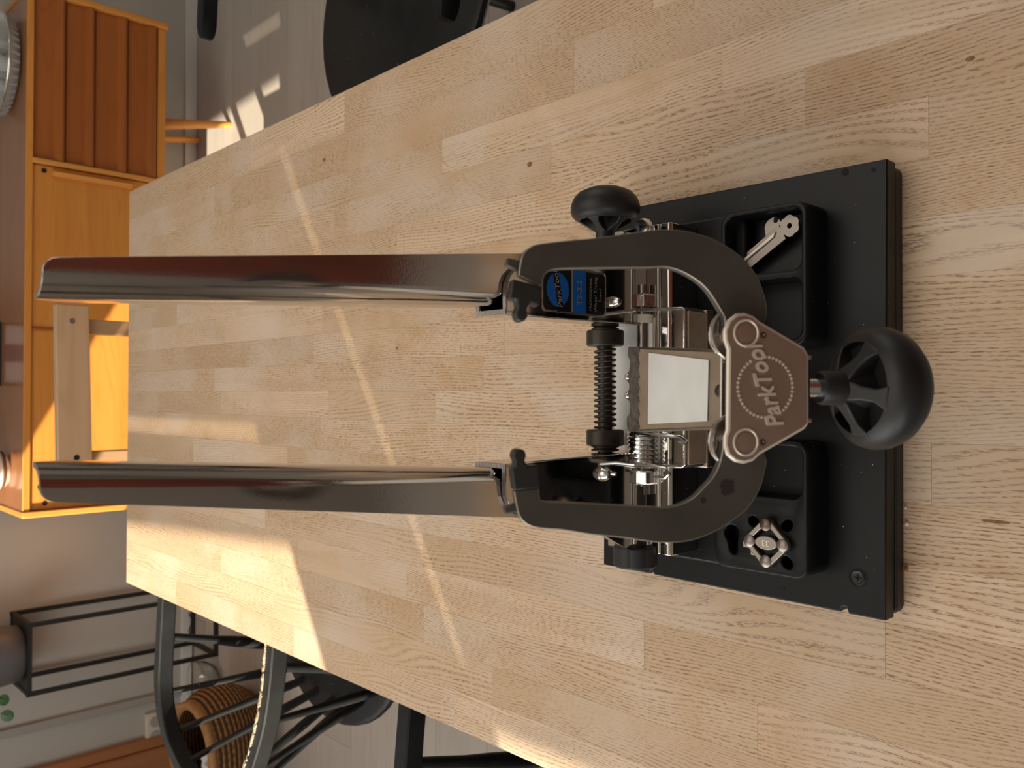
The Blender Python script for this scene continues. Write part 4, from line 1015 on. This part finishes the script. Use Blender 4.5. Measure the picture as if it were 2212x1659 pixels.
# lower edge block, tabs, screw and front knob
build('screw_block', MB().prism([cpt(x, v, -6) for x, v in ((-11, -17), (11, -17), (11, -20.5), (-11, -20.5))], CN*.009), M_BLKSTEEL, ts, bev=0.0008)
for s in (-1, 1):
    build('plate_tab', MB().prism([cpt(x, v, 2.4) for x, v in ((s*13.8, -17.4), (s*15.8, -17.4), (s*15.8, -20.0), (s*13.8, -20.0))], CN*.0024), M_PLATE, plate, bev=0.0005)
build('caliper_screw', MB().cyl(cpt(.6, -20, -1.5), cpt(.6, -37, -1.5), .0046, n=24), M_ZINC, ts)
lab(knob(cpt(.6, -41.5, -1.5), -CV, 1.0, CN, rot=.22), 'large black mushroom knob in front')

# ------------------------------------------------------------------ tools lying in the trays
kt = thing('spoke_key', 'small four sided nickel spoke key resting on the slotted end of the tray', 'spoke key', (kx, ky, zr))
kr = .0165
def diamond(s, n=6):
    out = []; rc = .0052*s
    for i in range(4):
        a0 = 90*i; cx, cy = kx + (kr*s - rc)*math.cos(R(a0)), ky + (kr*s - rc)*math.sin(R(a0))
        for j in range(n + 1):
            a_ = R(a0 - 45 + 90*j/n); out.append((cx + rc*math.cos(a_), cy + rc*math.sin(a_)))
    return out
km = MB(); zk0, zk1 = zr + .0006, zr + .0056
oo, ii = diamond(1.0), diamond(.70)
ri = [[(p[0], p[1], zk0) for p in oo], [(p[0], p[1], zk1) for p in oo], [(p[0], p[1], zk1) for p in ii], [(p[0], p[1], zk0) for p in ii]]
km.loops(ri, close=True); build('key_ring', km, M_TOOL, kt, smooth=30, bev=0.0008)
for i in range(4):
    a_ = R(90*i); c_ = (kx + (kr - .0040)*math.cos(a_), ky + (kr - .0040)*math.sin(a_), zk1 - .0004)
    build('corner_boss', MB().lathe(c_, (0, 0, 1), [(.0045, 0), (.0042, .0010), (.0028, .0019), (.0001, .0023)], 20), M_TOOL if i != 0 else M_TOOLD, kt)
build('centre_boss', MB().prism([(x, y, zk0 + .001) for x, y in ell(kx, ky, .0048, .0085, 24)], (0, 0, .0042)), M_TOOL, kt, smooth=30, bev=0.0006)
for s in (-1, 1):
    build('bridge', MB().box(kx - .0012, kx + .0012, min(ky + s*.008, ky + s*.0115), max(ky + s*.008, ky + s*.0115), zk0 + .001, zk1 - .0008), M_TOOL, kt)
    build('jaw', MB().box(kx - s*.0030 - .0022, kx - s*.0030 + .0022, ky + .0140 - .0, ky + .0185, zk0, zk1 - .001) if s > 0 else MB().box(kx - .0100, kx - .0060, ky + .0085, ky + .0125, zk0, zk1 - .001), M_TOOL, kt, bev=0.0006)
text_mesh('lettering', '33', .0060, (kx, ky, zk0 + .0053), (0, 1, 0), (-1, 0, 0), M_EMB, kt, .0002)

# flat stamped wrench leaning in the right hand bin
wz = zb + .0110
P0, P1 = at_z(1580, 596, wz), at_z(1713, 489, wz)
wd = (P1 - P0).normalized(); wp = Vector((-wd.y, wd.x, 0))
LW = (P1 - P0).length
tilt = .06
wr = thing('stamped_wrench', 'flat grey stamped wrench with hexagonal eye lying in the right tray bin', 'wrench', (P0.x, P0.y, zb + .003))
def wpt(l, s, h): return P0 + wd*l + wp*s + Vector((0, 0, h + tilt*l))
build('wrench_bar', MB().prism([wpt(l, s, 0) for l, s in ((.0, -.0056), (LW - .007, -.0060), (LW - .006, .0058), (.0, .0060))], (0, 0, .0016)), M_TOOL, wr, bev=0.0004)
build('raised_rib', MB().prism([wpt(l, s, .0016) for l, s in ((.0, .0004), (LW - .014, .0004), (LW - .010, .0030), (.0, .0030))], (0, 0, .0016)), M_EMB, wr, bev=0.0006)
hx_ = [wpt(LW + .0062*math.cos(R(60*i)), .0062*math.sin(R(60*i)) - .0004, 0) for i in range(6)]
ho = []
n6 = 24
outer = [wpt(LW + .0078*math.cos(2*PI*i/n6)*(1 - .13*(1 - abs(math.cos(3*2*PI*i/n6)))), .0078*math.sin(2*PI*i/n6)*(1 - .13*(1 - abs(math.cos(3*2*PI*i/n6)))) - .0004, .0002) for i in range(n6)]
inner_ = [wpt(LW + .0019*math.cos(2*PI*i/n6), 0.0019*math.sin(2*PI*i/n6) - .0004, .0002) for i in range(n6)]
up_ = Vector((0, 0, .0018))
build('hex_eye', MB().loops([outer, [p + up_ for p in outer], [p + up_ for p in inner_], inner_], close=True), M_TOOL, wr, smooth=30)
hk = [(LW - .004, .0052)] + [(LW - .0105 + .0066*math.cos(R(t)), .0086 + .0052*math.sin(R(t))) for t in range(10, 171, 16)] + [(LW - .0185, .0060), (LW - .022, .0050)]
ntc = [(LW - .0035, .0092), (LW - .0068, .0080), (LW - .0085, .0096), (LW - .0070, .0118), (LW - .0048, .0128)]
build('jaw_gap', MB().prism([wpt(l, s, .0015) for l, s in ntc], (0, 0, .0004)), M_HOLE, wr, smooth=0)
build('open_jaw', MB().prism([wpt(l, s, 0) for l, s in hk], (0, 0, .0016)), M_TOOL, wr, smooth=0)

# ------------------------------------------------------------------ crumbs in front of the base
def crumb(x, y, r_, mat_, seed):
    b_ = bmesh.new(); bmesh.ops.create_icosphere(b_, subdivisions=1, radius=r_); rn_ = random.Random(seed)
    for v in b_.verts: v.co = Vector((v.co.x*rn_.uniform(.6, 1.2), v.co.y*rn_.uniform(.5, 1.0), max(-r_*.4, v.co.z*.55)))
    q_ = MB(); q_.bm = b_; q_.xform(Matrix.Translation((x, y, TT + r_*.4))); return build('crumb', q_, mat_, smooth=0)
tag(crumb(-.0755, .2335, .0017, M_CRUMB, 1), 'tiny pale crumb at the front edge of the base, nearest the knob', 'crumb', 'crumbs in front of the base')
tag(crumb(-.0862, .2328, .0022, M_CRUMB, 2), 'pale angular crumb against the front edge of the base, middle of three', 'crumb', 'crumbs in front of the base')
tag(crumb(-.1168, .2332, .0022, M_CRUMBB, 3), 'rusty brown crumb at the base front, farthest from the knob', 'crumb', 'crumbs in front of the base')
